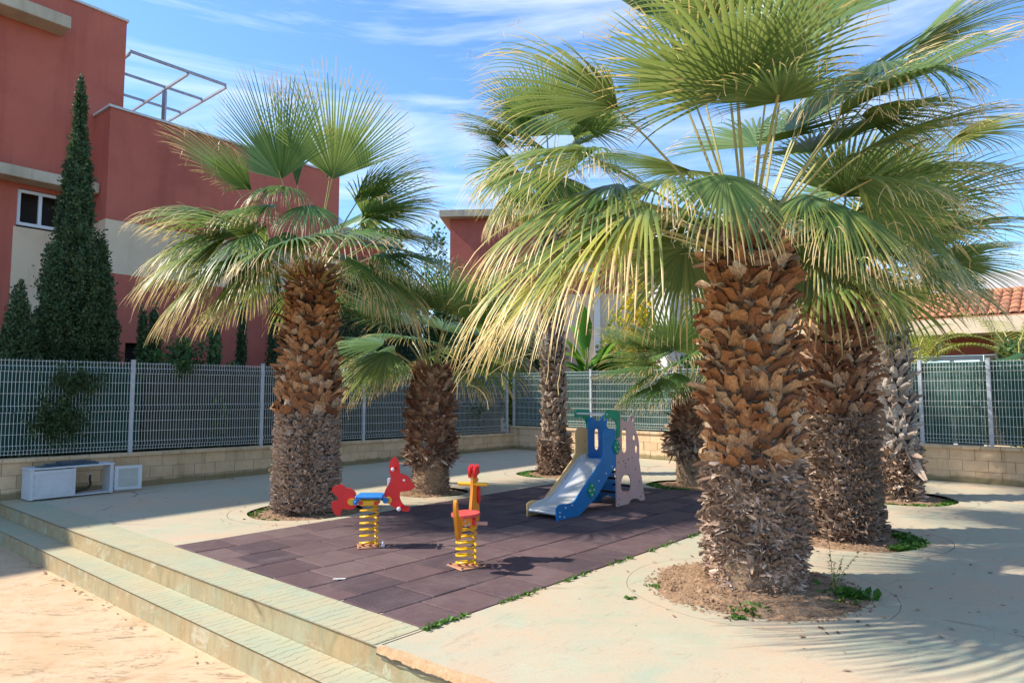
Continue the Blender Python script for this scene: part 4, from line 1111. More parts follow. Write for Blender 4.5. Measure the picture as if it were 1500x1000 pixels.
make_palm('T4', 'left palm with tapering orange trunk and wide crown before the red building', [(-.1, .43), (.1, .41), (1.5, .375), (2.4, .31), (3.4, .25)], 3.38,
    [(1.62, 3.35, 'bootA', .125, .115, .065, .078, .03), (1.35, 1.6, 'bootA', .22, .16, .05, .09, .05), (.08, 1.35, 'bootC', .07, .06, .032, .052, .02)],
    [(.0, 1.5, 8500, .038, 'shredB', .1, .025), (.0, 1.5, 2600, .034, 'shred', .1, .03), (1.6, 3.3, 2500, .05, 'shredB', .4, .02), (3.1, 3.45, 250, .12, 'shredB', .9, .05)],
    3.5, 'frondB', T4s, 26, 1.3, .95, seed=44, fillel=(66, -12), avoid=((-150, -30, 30, 90), (100, 180, 5, 70)))
T5s = [(575, 505, -.2, 520, 540, -.5, 1.1, 75, .6, .5, .3), (600, 430, 0, 560, 380, .2, 1.0, 80, .1, .2, .2), (720, 480, -.2, 800, 500, -.3, 1.1, 80, .5, .4, .45)]
make_palm('T5', 'shorter bulging palm with shaggy brown trunk in front of the left fence', [(-.1, .31), (.45, .29), (.62, .31), (1.3, .33), (2.1, .24)], 2.1,
    [(.62, 2.05, 'bootB', .11, .12, .07, .075, .03)],
    [(.0, .5, 3000, .026, 'shredB', .1, .012), (.48, .75, 1500, .08, 'shredB', .0, .07), (.7, 2.0, 500, .06, 'shred', .3, .05)],
    2.25, 'frondB', T5s, 22, 1.25, .95, seed=55, coreM='bark', fillel=(72, -10), avoid=((-120, -60, -90, 30),))
T6s = [(778, 200, 0, 770, 130, .2, 1.0, 75, .1, .2, .1), (745, 215, 0, 690, 195, .1, 1.1, 60, .3, .3, .1)]
make_palm('T6', 'tall slender palm with grey scaled trunk behind the slide', [(-.1, .32), (.15, .29), (.6, .28), (.75, .225), (6.2, .19)], 6.2,
    [(.68, 5.9, 'bootC', .11, .12, .035, .115, .02)],
    [(.0, .65, 4200, .05, 'shredB', .1, .04), (.6, .75, 300, .08, 'shred', .1, .08)],
    6.35, 'frondB', T6s, 24, 1.4, 1.05, lean=(-.012, 0), seed=66)
T7s = [(985, 512, -.45, 984, 452, -.95, 1.35, 112, .02, .05, .05), (950, 512, -.3, 880, 478, -.6, 1.1, 80, .25, .2, .08), (955, 538, -.5, 878, 550, -.8, 1.15, 75, .4, .3, .15), (965, 562, -.5, 905, 600, -.8, 1.1, 60, .6, .5, .2), (1012, 482, .1, 1030, 425, .1, 1.1, 80, .1, .1, .1), (990, 545, -.6, 960, 590, -1.0, 1.1, 75, .6, .4, .15)]
make_palm('T7', 'small young palm with shaggy trunk between the slide and the largest palm', [(-.1, .25), (.5, .235), (.62, .30), (1.0, .29), (1.75, .20)], 1.75,
    [(.72, 1.72, 'bootB', .10, .12, .06, .075, .03)],
    [(.0, .58, 1800, .024, 'shredB', .1, .012), (.55, .95, 1500, .11, 'shredB', -.2, .08), (.9, 1.8, 300, .08, 'shred', .4, .04)],
    1.85, 'frondB', T7s, 13, 1.0, .8, seed=77, coreM='bark', fillel=(72, 5))

# hanging strips and curled stubs that stick out of trunks
for (k, z, ang, L, col) in (('T1', 1.05, 195, .28, 'bootD'), ('T3', .75, -60, .42, 'bootD'), ('T3', .55, -100, .38, 'bootD'), ('T4', 1.35, -95, .25, 'bootC')): pass

# ================================================================ SHRUBS AND BACKGROUND PLANTS
def leafcloud(name, m, n, sampler, size, seed, parent=None, loc=(0, 0, 0), up=.3, aspect=.5):
    r = np.random.default_rng(seed); P, c = sampler(r, n)
    a = r.normal(0, 1, (n, 3)); a[:, 2] += up; a /= np.linalg.norm(a, axis=1)[:, None]
    b = np.cross(a, r.normal(0, 1, (n, 3))); b /= np.linalg.norm(b, axis=1)[:, None]
    s = size * r.uniform(.6, 1.4, n)
    V = np.stack([P, P + a * (s * .5)[:, None] + b * (s * aspect * .5)[:, None], P + a * s[:, None], P + a * (s * .5)[:, None] - b * (s * aspect * .5)[:, None]], 1)
    F = (np.arange(n)[:, None] * 4 + np.arange(4)[None]); D_ = np.zeros((n, 4, 3)); D_[..., 0] = c[:, None]
    return obj(name, mesh_np(name, V.reshape(-1, 3), F, m, {'dat': D_.reshape(-1, 3)}), parent, loc)
def cone_sampler(h, rfun, clumps=40, seed=0):
    rr = np.random.default_rng(seed); cz = rr.uniform(0, h, clumps); ca = rr.uniform(0, 6.28, clumps)
    ns = int(70 + 60 * h); sz_ = h * rr.random(ns) ** 1.1; st_ = rr.uniform(0, 6.28, ns); sl_ = rr.uniform(.12, .42, ns)
    def f(r, n):
        z = h * r.random(n) ** 1.05; t = r.uniform(0, 2 * math.pi, n); R_ = np.array([rfun(q / h) for q in z])
        lump = 1 + .16 * np.sin(t * 3 + z * 2.1) + .15 * np.sin(t * 5 - z * 3.7 + 1) + .14 * np.sin(z * 9 + t * 2) + .13 * np.sin(t * 11 + z * 6) * np.sin(z * 17 + t)
        rad = R_ * lump * (1 - .45 * r.random(n) ** 2.2) * (1 + .5 * (r.random(n) < .05) * r.random(n)) + .02 * r.random(n)
        P = np.stack([rad * np.cos(t), rad * np.sin(t), z], 1)
        m_ = int(n * .45); k = r.integers(0, ns, m_); u_ = r.random(m_); rs = np.array([rfun(min(.99, q / h)) for q in sz_])[k] * (.75 + .42 * u_)
        sp = .035 * (1.25 - u_); P[:m_] = np.stack([rs * np.cos(st_[k]) + r.normal(0, 1, m_) * sp, rs * np.sin(st_[k]) + r.normal(0, 1, m_) * sp, sz_[k] + sl_[k] * u_ * 1.1 + r.normal(0, .02, m_)], 1)
        return P, np.clip(.45 + .28 * np.sin(z * 6 + t * 3) + r.normal(0, .22, n), 0, 1)
    return f
def cypress(label, base, h, rfun, n, size, seed, name='cypress_tree', cat='tree', m='cypress', group=None):
    root = thing(name, label, cat, (base.x, base.y, -.05), group=group)
    leafcloud('crown', M[m], n, cone_sampler(h, rfun, seed=seed), size, seed, root, (0, 0, .15), up=.9, aspect=.5)
    MB().lathe([(.07, 0), (.06, h * .3), (.02, h * .9)], 8).obj('trunk', M['wood'], root)
    # dark solid core, shade inside the crown put into its colour, keeps it dense
    MB().lathe([(rfun(.03) * .6, .25), (rfun(.3) * .62, h * .3), (rfun(.6) * .6, h * .6), (rfun(.9) * .5, h * .9), (.01, h * .98)], 14, jit=.1).obj('shaded_core', M['hedge_dark'], root)
    return root
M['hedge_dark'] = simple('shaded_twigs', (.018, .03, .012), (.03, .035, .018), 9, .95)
def gp(px, off):       # point behind the left fence, seen at pixel column px
    s = s_at(px, off); p = WL_A + DL * s + NB * off; return Vector((p.x, p.y))
# tall cypress: two stems
p = gp(100, 1.6); H_ = CAM_H + (575 - 135) / 1000 * p.y
cypress('tall narrow cypress with a thin wispy top beside the far left building', p, H_, lambda t: float(np.interp(t, [0, .3, .5, .6, .7, .82, .88, .97, 1], [.42, .48, .42, .27, .23, .15, .075, .045, .02])), 52000, .062, 1)
p = gp(140, 1.5); H_ = CAM_H + (575 - 375) / 1000 * p.y
cypress('broad shorter cypress touching the right side of the tall narrow one', p, H_, lambda t: .56 * (1 - t) ** .8 * (1.0 if t > .1 else .8) + .02, 36000, .062, 2)
p = gp(70, 1.35); H_ = CAM_H + (575 - 395) / 1000 * p.y
cypress('dense dark conifer bush in front of the tall cypress', p, H_, lambda t: .45 * (1 - t) ** .6, 22000, .062, 3)
p = gp(24, .9); H_ = CAM_H + (575 - 448) / 1000 * p.y
cypress('small rounded conifer at the left edge of the fence', p, H_, lambda t: .42 * (1 - t ** 1.8) ** .8, 15000, .06, 4, 'conifer_bush', 'shrub')
for i, (px, py, w, off, lb) in enumerate(((207, 480, .12, 1.2, 'slim dark cypress above the dark garage opening'), (224, 470, .17, 1.3, 'pointed cypress right of the white fence post'),
        (313, 474, .15, 1.3, 'pointed dark cypress before the red wall left of the slim column'), (353, 452, .11, 1.8, 'slim column cypress alone against the red wall'), (402, 415, .22, 2.0, 'tall dark cypress at the left edge of the left palm trunk'),
        (512, 415, .62, 2.2, 'dark conifer right of the left palm trunk'), (556, 480, .45, 2.0, 'low dark conifer before the small red house'), (598, 425, .62, 2.6, 'dark conifer behind the shorter bulging palm'), (775, 500, .5, 2.5, 'dark bush behind the slender palm'))):
    p = gp(px, off) if px < 700 else Vector((.6, 22.5)); H_ = CAM_H + (575 - py) / 1000 * p.y
    cypress(lb, p, H_, (lambda w: (lambda t: w * (1 - t) ** .55 + .01))(w), 8000 if w < .3 else 15000, .06, 30 + i)
def blob_sampler(rx, ry, rz, n0=14, seed=0):
    rr = np.random.default_rng(seed); C = rr.normal(0, .45, (n0, 3)) * [rx, ry, rz]; S = rr.uniform(.3, .6, n0)
    def f(r, n):
        k = r.integers(0, n0, n); d = r.normal(0, 1, (n, 3)); d /= np.linalg.norm(d, axis=1)[:, None]
        P = C[k] + d * (S[k] * r.uniform(.6, 1, n))[:, None] * np.array([rx, ry, rz]); P[:, 2] += rz
        P[:, 2] = np.maximum(P[:, 2], .0)
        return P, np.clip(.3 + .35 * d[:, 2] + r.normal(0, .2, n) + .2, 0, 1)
    return f
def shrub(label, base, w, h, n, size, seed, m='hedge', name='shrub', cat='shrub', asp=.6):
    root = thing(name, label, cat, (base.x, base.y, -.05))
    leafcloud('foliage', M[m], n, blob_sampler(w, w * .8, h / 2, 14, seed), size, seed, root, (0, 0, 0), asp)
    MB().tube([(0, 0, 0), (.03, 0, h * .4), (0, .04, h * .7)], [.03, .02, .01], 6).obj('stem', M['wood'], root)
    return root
for i, (px, py, w, off, lb) in enumerate(((250, 500, .5, .9, 'leafy green shrub climbing over the fence near the second post'), (285, 492, .45, .9, 'broad leaved shrub above the fence before the red wall'))):
    p = gp(px, off); shrub(lb, p, w, CAM_H + (575 - py) / 1000 * p.y, 4200, .10, 60 + i)
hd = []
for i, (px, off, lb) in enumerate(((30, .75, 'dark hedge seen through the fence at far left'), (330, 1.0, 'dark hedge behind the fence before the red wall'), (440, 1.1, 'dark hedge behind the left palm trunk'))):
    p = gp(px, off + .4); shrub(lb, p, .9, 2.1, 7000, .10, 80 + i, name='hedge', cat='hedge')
# cypress branches poking through the mesh
def poke(label, px, py, w, h, n, seed, m='cypress', fence_off=.06):
    s = s_at(px, fence_off); P = WL_A + DL * s + NB * fence_off; z = CAM_H + (575 - py) / 1000 * P.y
    root = thing('cypress_branch', label, 'branch', (P.x, P.y, z))
    r0 = np.random.default_rng(seed)
    def f(r, n):
        d = r.normal(0, .42, (n, 3)); P2 = np.stack([DL.x * d[:, 0] * w + NB.x * d[:, 1] * .10, DL.y * d[:, 0] * w + NB.y * d[:, 1] * .10, d[:, 2] * h + .08 * np.sin(d[:, 0] * 9)], 1)
        return P2, np.clip(r.normal(.4, .25, n), 0, 1)
    leafcloud('needles', M[m], n, f, .065, seed, root, up=.4)
    MB().tube([tuple(-Vector((NB.x, NB.y, 0)) * -.9), (0, 0, 0), (DL.x * .1, DL.y * .1, .1)], [.02, .012, .005], 5).obj('stem', M['wood'], root)
poke('cypress branches pushing through the lower left fence mesh', 88, 615, .42, .34, 3600, 5)
poke('sparse cypress branches pushing through the upper left fence mesh', 112, 560, .45, .22, 1800, 6)
poke('green creeper tuft over the top of the fence right of the second post', 268, 535, .22, .2, 500, 7, 'hedge')
poke('green creeper showing through the fence beside the slender palm', 700, 600, .6, .3, 500, 8, 'hedge', .1)

def bigleaf_plant(name, label, base, leaves, m, stems=True, cat='plant'):
    """leaves: list of (azimuth, elevation, length, width, stalk height)"""
    root = thing(name, label, cat, (base.x, base.y, -.05))
    for i, (az, el, L, W, hs) in enumerate(leaves):
        az = R(az); d = Vector((math.cos(az) * math.cos(R(el)), math.sin(az) * math.cos(R(el)), math.sin(R(el)))); s = Vector((-math.sin(az), math.cos(az), 0))
        V = []; F = []; dat = []; n = 10; p = Vector((0, 0, 0)); rr = random.Random(i + int(L * 100)); c = rr.uniform(.15, 1)
        for k in range(n + 1):
            t = k / n; w = W * math.sin(math.pi * min(1, t * .97 + .03)) ** .6 * .5; up = s.cross(d)
            tear = .85 + .15 * rr.random()
            V += [tuple(p - s * w * tear + up * w * .35), tuple(p), tuple(p + s * w * tear + up * w * .35)]; dat += [[c * (.8 + .2 * t), 0, 0]] * 3
            d = (d + Vector((0, 0, -.16))).normalized(); p = p + d * L / n
        for k in range(n):
            for c_ in (0, 1): F.append((k * 3 + c_, k * 3 + c_ + 1, k * 3 + c_ + 4, k * 3 + c_ + 3))
        base_p = Vector((.10 * math.cos(az), .10 * math.sin(az), hs))
        lf = obj('leaf', mesh_np('leaf', V, np.array(F), m, {'dat': np.array(dat)}, smooth=True), root, base_p)
        MB().tube([(-base_p.x * .8, -base_p.y * .8, -hs), (0, 0, 0)], [.03, .014], 6).obj('stalk', M['petiole'], lf)
    return root
def gr_(px, Y): return Vector(((px - 750) / 1000 * Y, Y))
rr = random.Random(4)
bigleaf_plant('banana_plant', 'bright green banana plant rising above the netting behind the slide', gr_(862, 20.3), [(rr.uniform(0, 360), rr.uniform(50, 82), rr.uniform(1.0, 1.5), rr.uniform(.32, .45), rr.uniform(1.9, 3.1)) for _ in range(26)], M['bright'])
bigleaf_plant('banana_plant', 'green banana leaves filling the gap between the two biggest trunks', gr_(1158, 15.0), [(rr.uniform(0, 360), rr.uniform(45, 80), rr.uniform(.9, 1.3), rr.uniform(.3, .42), rr.uniform(1.8, 2.7)) for _ in range(12)], M['bright'])
bigleaf_plant('banana_plant', 'single large green leaf above the fence at the right edge', gr_(1508, 13.4), [(200, 18, 1.0, .32, 2.45), (150, 35, .9, .3, 2.3), (100, 50, .9, .3, 2.2), (20, 40, 1.1, .34, 2.3), (300, 30, .9, .3, 2.2), (250, 60, .8, .3, 2.1)], M['hedge'])
def feather_palm(label, base, h, nl, L, seed, m='areca'):
    root = thing('feather_palm', label, 'palm tree', (base.x, base.y, -.05)); rr = random.Random(seed)
    for i in range(nl):
        az = rr.uniform(0, 6.28); el = rr.uniform(20, 80); d = Vector((math.cos(az) * math.cos(R(el)), math.sin(az) * math.cos(R(el)), math.sin(R(el))))
        p = Vector((0, 0, 0)); V = []; F = []; dat = []; n = 22; c = rr.random(); path = [tuple(p)]
        for k in range(n):
            d = (d + Vector((0, 0, -.075))).normalized(); p = p + d * L / n; path.append(tuple(p)); s = d.cross(Vector((0, 0, 1))).normalized()
            for sg in (-1, 1):
                q = p; e = (s * sg + d * .5 + Vector((0, 0, .15))).normalized(); ll = L * .30 * math.sin(math.pi * (k + 1.5) / (n + 2)) ** .7; o = len(V)
                w = s.cross(e).normalized() * 0 + d * .011
                pts = [q, q + e * ll * .5 + Vector((0, 0, -.02)), q + e * ll + Vector((0, 0, -.10 * ll * 3))]
                V += [pts[0] - w, pts[0] + w, pts[1] - w, pts[1] + w, pts[2]]; dat += [[min(1, max(0, c + rr.uniform(-.3, .3))), 0, 0]] * 5
                F += [(o, o + 1, o + 3, o + 2), (o + 2, o + 3, o + 4)]
        b = Vector((.06 * math.cos(az), .06 * math.sin(az), h + rr.uniform(-.5, .3)))
        lf = obj('frond', mesh_np('frond', [tuple(v) for v in V], F, M[m], {'dat': np.array(dat)}), root, b)
        MB().tube(path[::3], [.012] * len(path[::3]), 4).obj('rachis', M['petiole'], lf)
        MB().tube([(-b.x * .9, -b.y * .9, -b.z), (0, 0, 0)], [.035, .018], 5).obj('stalk', M['petiole'], lf)
feather_palm('yellow green feathery palm in front of the terracotta roof', gr_(1338, 15.6), 2.3, 8, 1.5, 1)
feather_palm('yellow green feathery palm at the right edge behind the fence', gr_(1490, 14.2), 2.6, 11, 1.6, 2)
feather_palm('yellow green feathery palm between the second and pale trunks', gr_(1300, 17.0), 2.6, 14, 1.7, 3)
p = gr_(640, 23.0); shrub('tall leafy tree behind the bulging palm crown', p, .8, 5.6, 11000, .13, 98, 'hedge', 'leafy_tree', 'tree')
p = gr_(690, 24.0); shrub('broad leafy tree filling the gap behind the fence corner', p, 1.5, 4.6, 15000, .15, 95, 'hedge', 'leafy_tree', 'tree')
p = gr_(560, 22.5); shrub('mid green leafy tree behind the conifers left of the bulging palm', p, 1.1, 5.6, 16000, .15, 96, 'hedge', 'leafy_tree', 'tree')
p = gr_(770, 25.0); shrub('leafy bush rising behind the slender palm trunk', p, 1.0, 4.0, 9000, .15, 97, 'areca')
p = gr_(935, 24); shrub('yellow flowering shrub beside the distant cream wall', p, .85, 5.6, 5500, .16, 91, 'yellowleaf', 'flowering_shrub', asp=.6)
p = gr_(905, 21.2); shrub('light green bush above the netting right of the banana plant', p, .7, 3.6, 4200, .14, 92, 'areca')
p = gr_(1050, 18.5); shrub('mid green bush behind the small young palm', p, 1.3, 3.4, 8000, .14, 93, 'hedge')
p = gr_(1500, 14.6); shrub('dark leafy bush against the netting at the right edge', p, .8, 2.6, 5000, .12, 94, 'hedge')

# ================================================================ SLIDE
F0 = Vector((.616, 8.95, .008)); bS = Vector((.643, .766, 0)); wS = Vector((-.766, .643, 0))
slide = thing('playground_slide', 'small playground slide with blue, tan and pink panels and a steel chute', 'slide', F0)
T3D = lambda w0: (lambda s, t, z: tuple(bS * s + wS * (w0 + t) + Vector((0, 0, z))))
side = [(-.06, 0), (-.07, .165), (-.02, .195), (.06, .200), (.25, .185), (.32, .195), (.40, .258), (1.01, .69), (1.06, .78), (1.08, .86), (1.065, 1.05), (1.09, 1.10), (1.15, 1.125), (1.33, 1.125), (1.385, 1.09), (1.387, .57), (1.22, .48), (.877, .205), (.55, .05), (.46, .01), (.39, 0)]
tower = [(1.395, .0), (1.395, 1.22), (1.42, 1.26), (1.49, 1.275), (1.56, 1.26), (1.64, 1.215), (1.74, 1.215), (1.79, 1.27), (1.85, 1.315), (1.92, 1.30), (1.95, 1.25), (1.93, 1.19), (1.91, 1.15), (1.96, 1.09), (2.04, .96), (2.07, .85), (2.07, .70), (2.06, .62), (2.20, .08), (2.235, .0), (2.09, .0), (2.03, .035), (1.96, .055), (1.86, .06), (1.80, .05), (1.73, .0)]
def slot(c, z0, z1, hw=.065):
    a = [(c + hw * math.cos(t), z1 - hw + hw * math.sin(t)) for t in [math.pi * i / 6 for i in range(7)]]
    b = [(c + hw * math.cos(t), z0 + hw + hw * math.sin(t)) for t in [math.pi + math.pi * i / 6 for i in range(7)]]
    return a + b
th_ = [slot(1.635, .75, 1.12, .07), circ(1.92, .965, .042, 12, .058), circ(1.985, .79, .045, 12, .065), circ(1.668, .29, .148, 20, .155), circ(1.868, 1.245, .042, 12, .042)]
th_blue = [slot(1.635, .77, 1.10, .06), circ(1.92, .965, .042, 12, .058), circ(1.985, .79, .045, 12, .065), circ(1.668, .29, .148, 20, .155), circ(1.868, 1.245, .042, 12, .042)]
W_ = .50
plate('right_side_panel', M['p_blue'], side, [], .018, T3D(0), slide)['label'] = 'blue side panel of the chute'
plate('left_side_panel', M['p_tan'], side, [], .018, T3D(W_ - .018), slide)['label'] = 'tan side panel of the chute'
plate('climbing_panel', M['p_pink'], tower, th_, .018, T3D(-.001), slide)['label'] = 'faded pink tower panel with slot and oval hole'
plate('tower_panel', M['p_blue'], tower, th_blue, .018, T3D(W_ - .017), slide)['label'] = 'blue tower panel with slot'
# green brackets
brkt = [(1.08, 1.30), (1.10, 1.37), (1.15, 1.395), (1.44, 1.385), (1.49, 1.35), (1.49, 1.0), (1.40, .98), (1.395, 1.18), (1.34, 1.255), (1.26, 1.285), (1.12, 1.275)]
plate('bracket', M['p_green'], brkt, [], .018, T3D(-.0195), slide)
plate('bracket', M['p_green'], brkt, [], .018, T3D(W_ + .0015), slide)
MB().tube([T3D(0)(1.13, -.02, 1.335), T3D(0)(1.13, W_ + .02, 1.335)], .016, 12).obj('grab_bar', M['steel'], slide, smooth=True)
# tower deck, front arch panel, rungs
MB().add([T3D(0)(s, t, z) for z in (.64, .665) for s, t in ((1.38, .02), (1.95, .02), (1.95, W_ - .02), (1.38, W_ - .02))], [(0, 3, 2, 1), (4, 5, 6, 7), (0, 1, 5, 4), (1, 2, 6, 5), (2, 3, 7, 6), (3, 0, 4, 7)]).obj('deck', M['p_bluedk'], slide)
for s, z in ((2.0, .42), (2.09, .21), (1.42, .40), (1.42, .20)):
    MB().tube([T3D(0)(s, .02, z), T3D(0)(s, W_ - .02, z)], .018, 10).obj('rung', M['rung'], slide, smooth=True)
# chute
prof = [(1.38, .672), (1.30, .668), (1.22, .655), (1.10, .605), (.95, .505), (.75, .365), (.55, .235), (.42, .165), (.30, .130), (.15, .118), (-.02, .112), (-.035, .100), (-.035, .075)]
V = []; F = []
for s, z in prof:
    for t, dz in ((.018, .07), (.02, .02), (.04, .0), (W_ / 2, -.002), (W_ - .04, 0), (W_ - .02, .02), (W_ - .018, .07)): V.append(T3D(0)(s, t, z + (dz if s > .0 else dz * .3)))
for i in range(len(prof) - 1):
    for j in range(6): F.append((i * 7 + j, i * 7 + j + 1, (i + 1) * 7 + j + 1, (i + 1) * 7 + j))
o = obj('chute', mesh_np('chute', V, F, M['steel'], smooth=True), slide)
sm = o.modifiers.new('thickness', 'SOLIDIFY'); sm.thickness = .004; sm.offset = -1
MB().tube([T3D(0)(-.03, .018, .085), T3D(0)(-.03, W_ - .018, .085)], .024, 14).obj('end_roll', M['steel'], slide, smooth=True)
def cap(name, s, t, z, r, m, parent, axis, out=.012):
    """domed bolt cap on a board, axis = outward unit vector"""
    ax = Vector(axis).normalized(); q = ax.to_track_quat('Z', 'Y').to_matrix().to_4x4(); P = Vector(T3D(0)(s, t, z))
    Mx = Matrix.Translation(P) @ q
    return MB().lathe([(r, 0), (r * .95, out * .5), (r * .6, out * .9), (r * .1, out)], 10, Mx).obj(name, m, parent, smooth=True)
for s, z in ((.73, .31), (1.40, .855)):
    fo = plate('flower', M['p_green'], smooth_loop([(s + (.088 + .012 * math.cos(4 * a)) * math.cos(a), z + (.100 + .012 * math.cos(4 * a)) * math.sin(a)) for a in [2 * math.pi * i / 16 for i in range(16)]], 1), [], .016, T3D(-.0175 - .0), slide)
    for ds, dz in ((0, .062), (0, -.062), (.05, 0), (-.05, 0)): 
        c_ = cap('bolt_cap', s + ds, -.018, z + dz, .012, M['p_cap'], fo, -wS)
for s, z in ((.0, .10), (.0, .05), (.13, .145), (.10, .03), (.28, .16), (.93, .415), (1.12, .50), (1.28, .585), (.80, .30)): cap('bolt_cap', s, 0, z, .012, M['p_cap'], slide, -wS)
for s, z in ((.8, .42), (.86, .47), (.72, .36), (.78, .33), (1.3, .8), (1.3, .93)): cap('bolt', s, W_ - .018, z, .007, M['bolt'], slide, -wS, .006)
for s, z in ((1.45, 1.15), (1.45, .03), (1.47, .10), (1.45, 1.05), (1.47, .63), (1.60, .64), (1.655, .60), (1.655, .55), (1.73, .655), (1.85, .67), (1.95, .49), (2.05, .30), (2.13, .12), (2.09, .07), (1.90, .92), (1.5, .95)):
    cap('bolt', s, -.001, z, .010, M['bolt'], slide, -wS, .006)

# ================================================================ SPRING TOYS
def spring_mesh(r, z0, z1, turns, wire, dead=.6):
    pts = []; n = int(turns * 20)
    for i in range(n + 1):
        t = i / n; a = t * turns * 2 * math.pi
        # closed coils at both ends
        q = t * turns; zz_ = z0 + (z1 - z0) * (lambda x: 0 if x < 0 else (1 if x > 1 else x))((q - dead * .6) / (turns - dead * 1.2))
        zz_ += wire * 2 * min(q, 1) * .7
        pts.append((r * math.cos(a), r * math.sin(a), zz_))
    return MB().tube(pts, wire, 8)
def YZ(base, ax):      # board in the plane of horizontal axis ax; origin at base
    n = Vector((-ax.y, ax.x, 0))
    return lambda s, t, z: tuple(ax * s + n * t + Vector((0, 0, z)))
bY = 7.46; bX = G(545, 796).x
bun = thing('rabbit_spring_rider', 'red rabbit rider with blue seat on a yellow coil spring', 'spring rider', (bX, bY, .01))
def bp(zx, zy, Y=bY):
    P = AY(480 + zx / 8.336, 640 + zy / 8.336, Y); return (P.x - bX, P.z - .01)
axb = Vector((1, 0, 0)); FB = YZ(None, axb)
head = [(815,235),(845,250),(870,300),(880,370),(882,440),(920,450),(970,465),(1005,500),(1020,540),(1050,570),(1070,600),(1045,625),(1010,650),(950,662),(900,660),(878,680),(880,740),(900,790),(930,830),(970,840),(1000,850),(1010,880),(990,905),(930,905),(880,885),(820,860),(760,820),(735,790),(690,700),(700,650),(735,590),(775,520),(770,470),(755,420),(752,330),(770,280)]
tail = [(150,575),(200,585),(215,620),(260,620),(310,640),(345,680),(350,720),(355,800),(350,850),(310,875),(250,885),(190,875),(170,880),(160,930),(150,960),(115,955),(75,920),(55,870),(40,820),(45,790),(90,780),(125,765),(125,730),(80,695),(50,660),(55,620),(85,590),(120,590)]
plate('head_board', M['p_red'], smooth_loop([bp(*q) for q in head], 1), [], .02, FB, bun, -.01)
plate('tail_board', M['p_red'], smooth_loop([bp(*q) for q in tail], 1), [], .02, FB, bun, -.01)
def ycap(name, x, z, r, m, parent, y0=-.011, out=.02, org=0):
    Mx = Matrix.Translation((x, y0, z)) @ Matrix.Rotation(R(90), 4, 'X')
    return MB().lathe([(r, 0), (r * .95, out * .5), (r * .6, out * .9), (r * .1, out)], 12, Mx).obj(name, m, parent, smooth=True)
for (zx, zy, rx) in ((300, 785, 50), (742, 765, 46)):
    x, z = bp(zx, zy)
    for y0 in (-.0265, .0115): plate('clamp_plate', M['p_yellow'], circ(x, z, rx * .0009 * 1.0, 18, .036), [], .015, FB, bun, y0)
x0, z0 = bp(362, 695); x1, z1 = bp(700, 742)
seat = MB().box((x0, -.13, z0 - .035), (x1, .13, z0)).obj('seat', M['p_bluedk'], bun, bevel=.012)
for zx, zy in ((355, 785), (715, 765)):
    x, z = bp(zx, zy)
    MB().tube([(x, -.05, z), (x, .05, z)], .032, 14).obj('seat_bracket', M['p_bluedk'], bun, smooth=True)
    ycap('bolt_cap', x, z, .016, M['p_bluedk'], bun, -.0505, .014)
    xm = x + (.05 if zx < 500 else -.05)
    MB().tube([(x, 0, z), (xm, 0, (z + z0 - .04) / 2), (xm, 0, z0 - .03)], .02, 8).obj('seat_arm', M['p_bluedk'], bun, smooth=True)
xa, za = bp(412, 752); xb, zb_ = bp(625, 822)
MB().box((xa, -.09, zb_), (xb, .09, za)).obj('spring_mount', M['p_yellow'], bun, bevel=.01)
for x in (xa + .012, xb - .012): MB().box((x - .022, -.095, zb_ + .012), (x + .022, -.0905, za - .012)).obj('mount_plate', M['p_red'], bun)
x, z = bp(815, 378)
MB().tube([(x, -.10, z), (x, .10, z)], .014, 10).obj('handlebar', M['p_red'], bun, smooth=True)
MB().lathe([(.004, -.02), (.018, -.012), (.02, 0), (.018, .012), (.004, .02)], 12, Matrix.Translation((x, -.11, z)) @ Matrix.Rotation(R(90), 4, 'X')).obj('grip', M['p_cap'], bun, smooth=True)
x, z = bp(893, 852)
MB().tube([(x, -.12, z), (x, .12, z)], .016, 10).obj('footrest', M['p_red'], bun, smooth=True)
MB().lathe([(.004, -.02), (.02, -.012), (.024, 0), (.02, .012), (.004, .02)], 12, Matrix.Translation((x, -.13, z)) @ Matrix.Rotation(R(90), 4, 'X')).obj('footrest_cap', M['p_cap'], bun, smooth=True)
x, z = bp(935, 524); ycap('eye', x, z, .013, M['p_cap'], bun, -.0105, .006)
x, z = bp(738, 545); MB().box((x - .012, .03, z - .05), (x + .02, .05, z + .035)).obj('back_pad', M['p_cap'], bun, bevel=.004)
spring_mesh(.093, .02, zb_ - .055, 6.2, .0115).obj('spring', M['p_yellow'], bun, smooth=True)
def base_plate(parent, ang, sz=.15):
    MB().box((-sz, -sz, .0), (sz, sz, .012)).obj('base_plate', M['copper'], parent, rot=(0, 0, ang), bevel=.003)
    for a, b in ((-1, -1), (1, -1), (1, 1), (-1, 1)):
        p = Matrix.Rotation(ang, 2) @ Vector((a * sz * .8, b * sz * .8))
        MB().lathe([(.012, .0125), (.011, .02), (.004, .024)], 8).obj('bolt', M['bolt'], parent, (p.x, p.y, 0))
base_plate(bun, R(14), .12)
pc = thing('plastic_scrap', 'white plastic cone scrap beside the rabbit spring base', 'litter', (bX + .155, bY - .02, .012)); MB().lathe([(.022, 0), (.018, .02), (.008, .055)], 10).obj('cone', M['p_cap'], pc, smooth=True)
sc = thing('paper_scrap', 'torn pale paper strip lying on the front rubber tiles', 'litter', (*G(497, 847, .015).xy, .014), (0, 0, .1)); MB().add([(-.06, -.012, 0), (.05, -.018, .002), (.06, .006, .004), (-.05, .012, .002)], [(0, 1, 2, 3)]).obj('paper', M['p_cap'], sc)
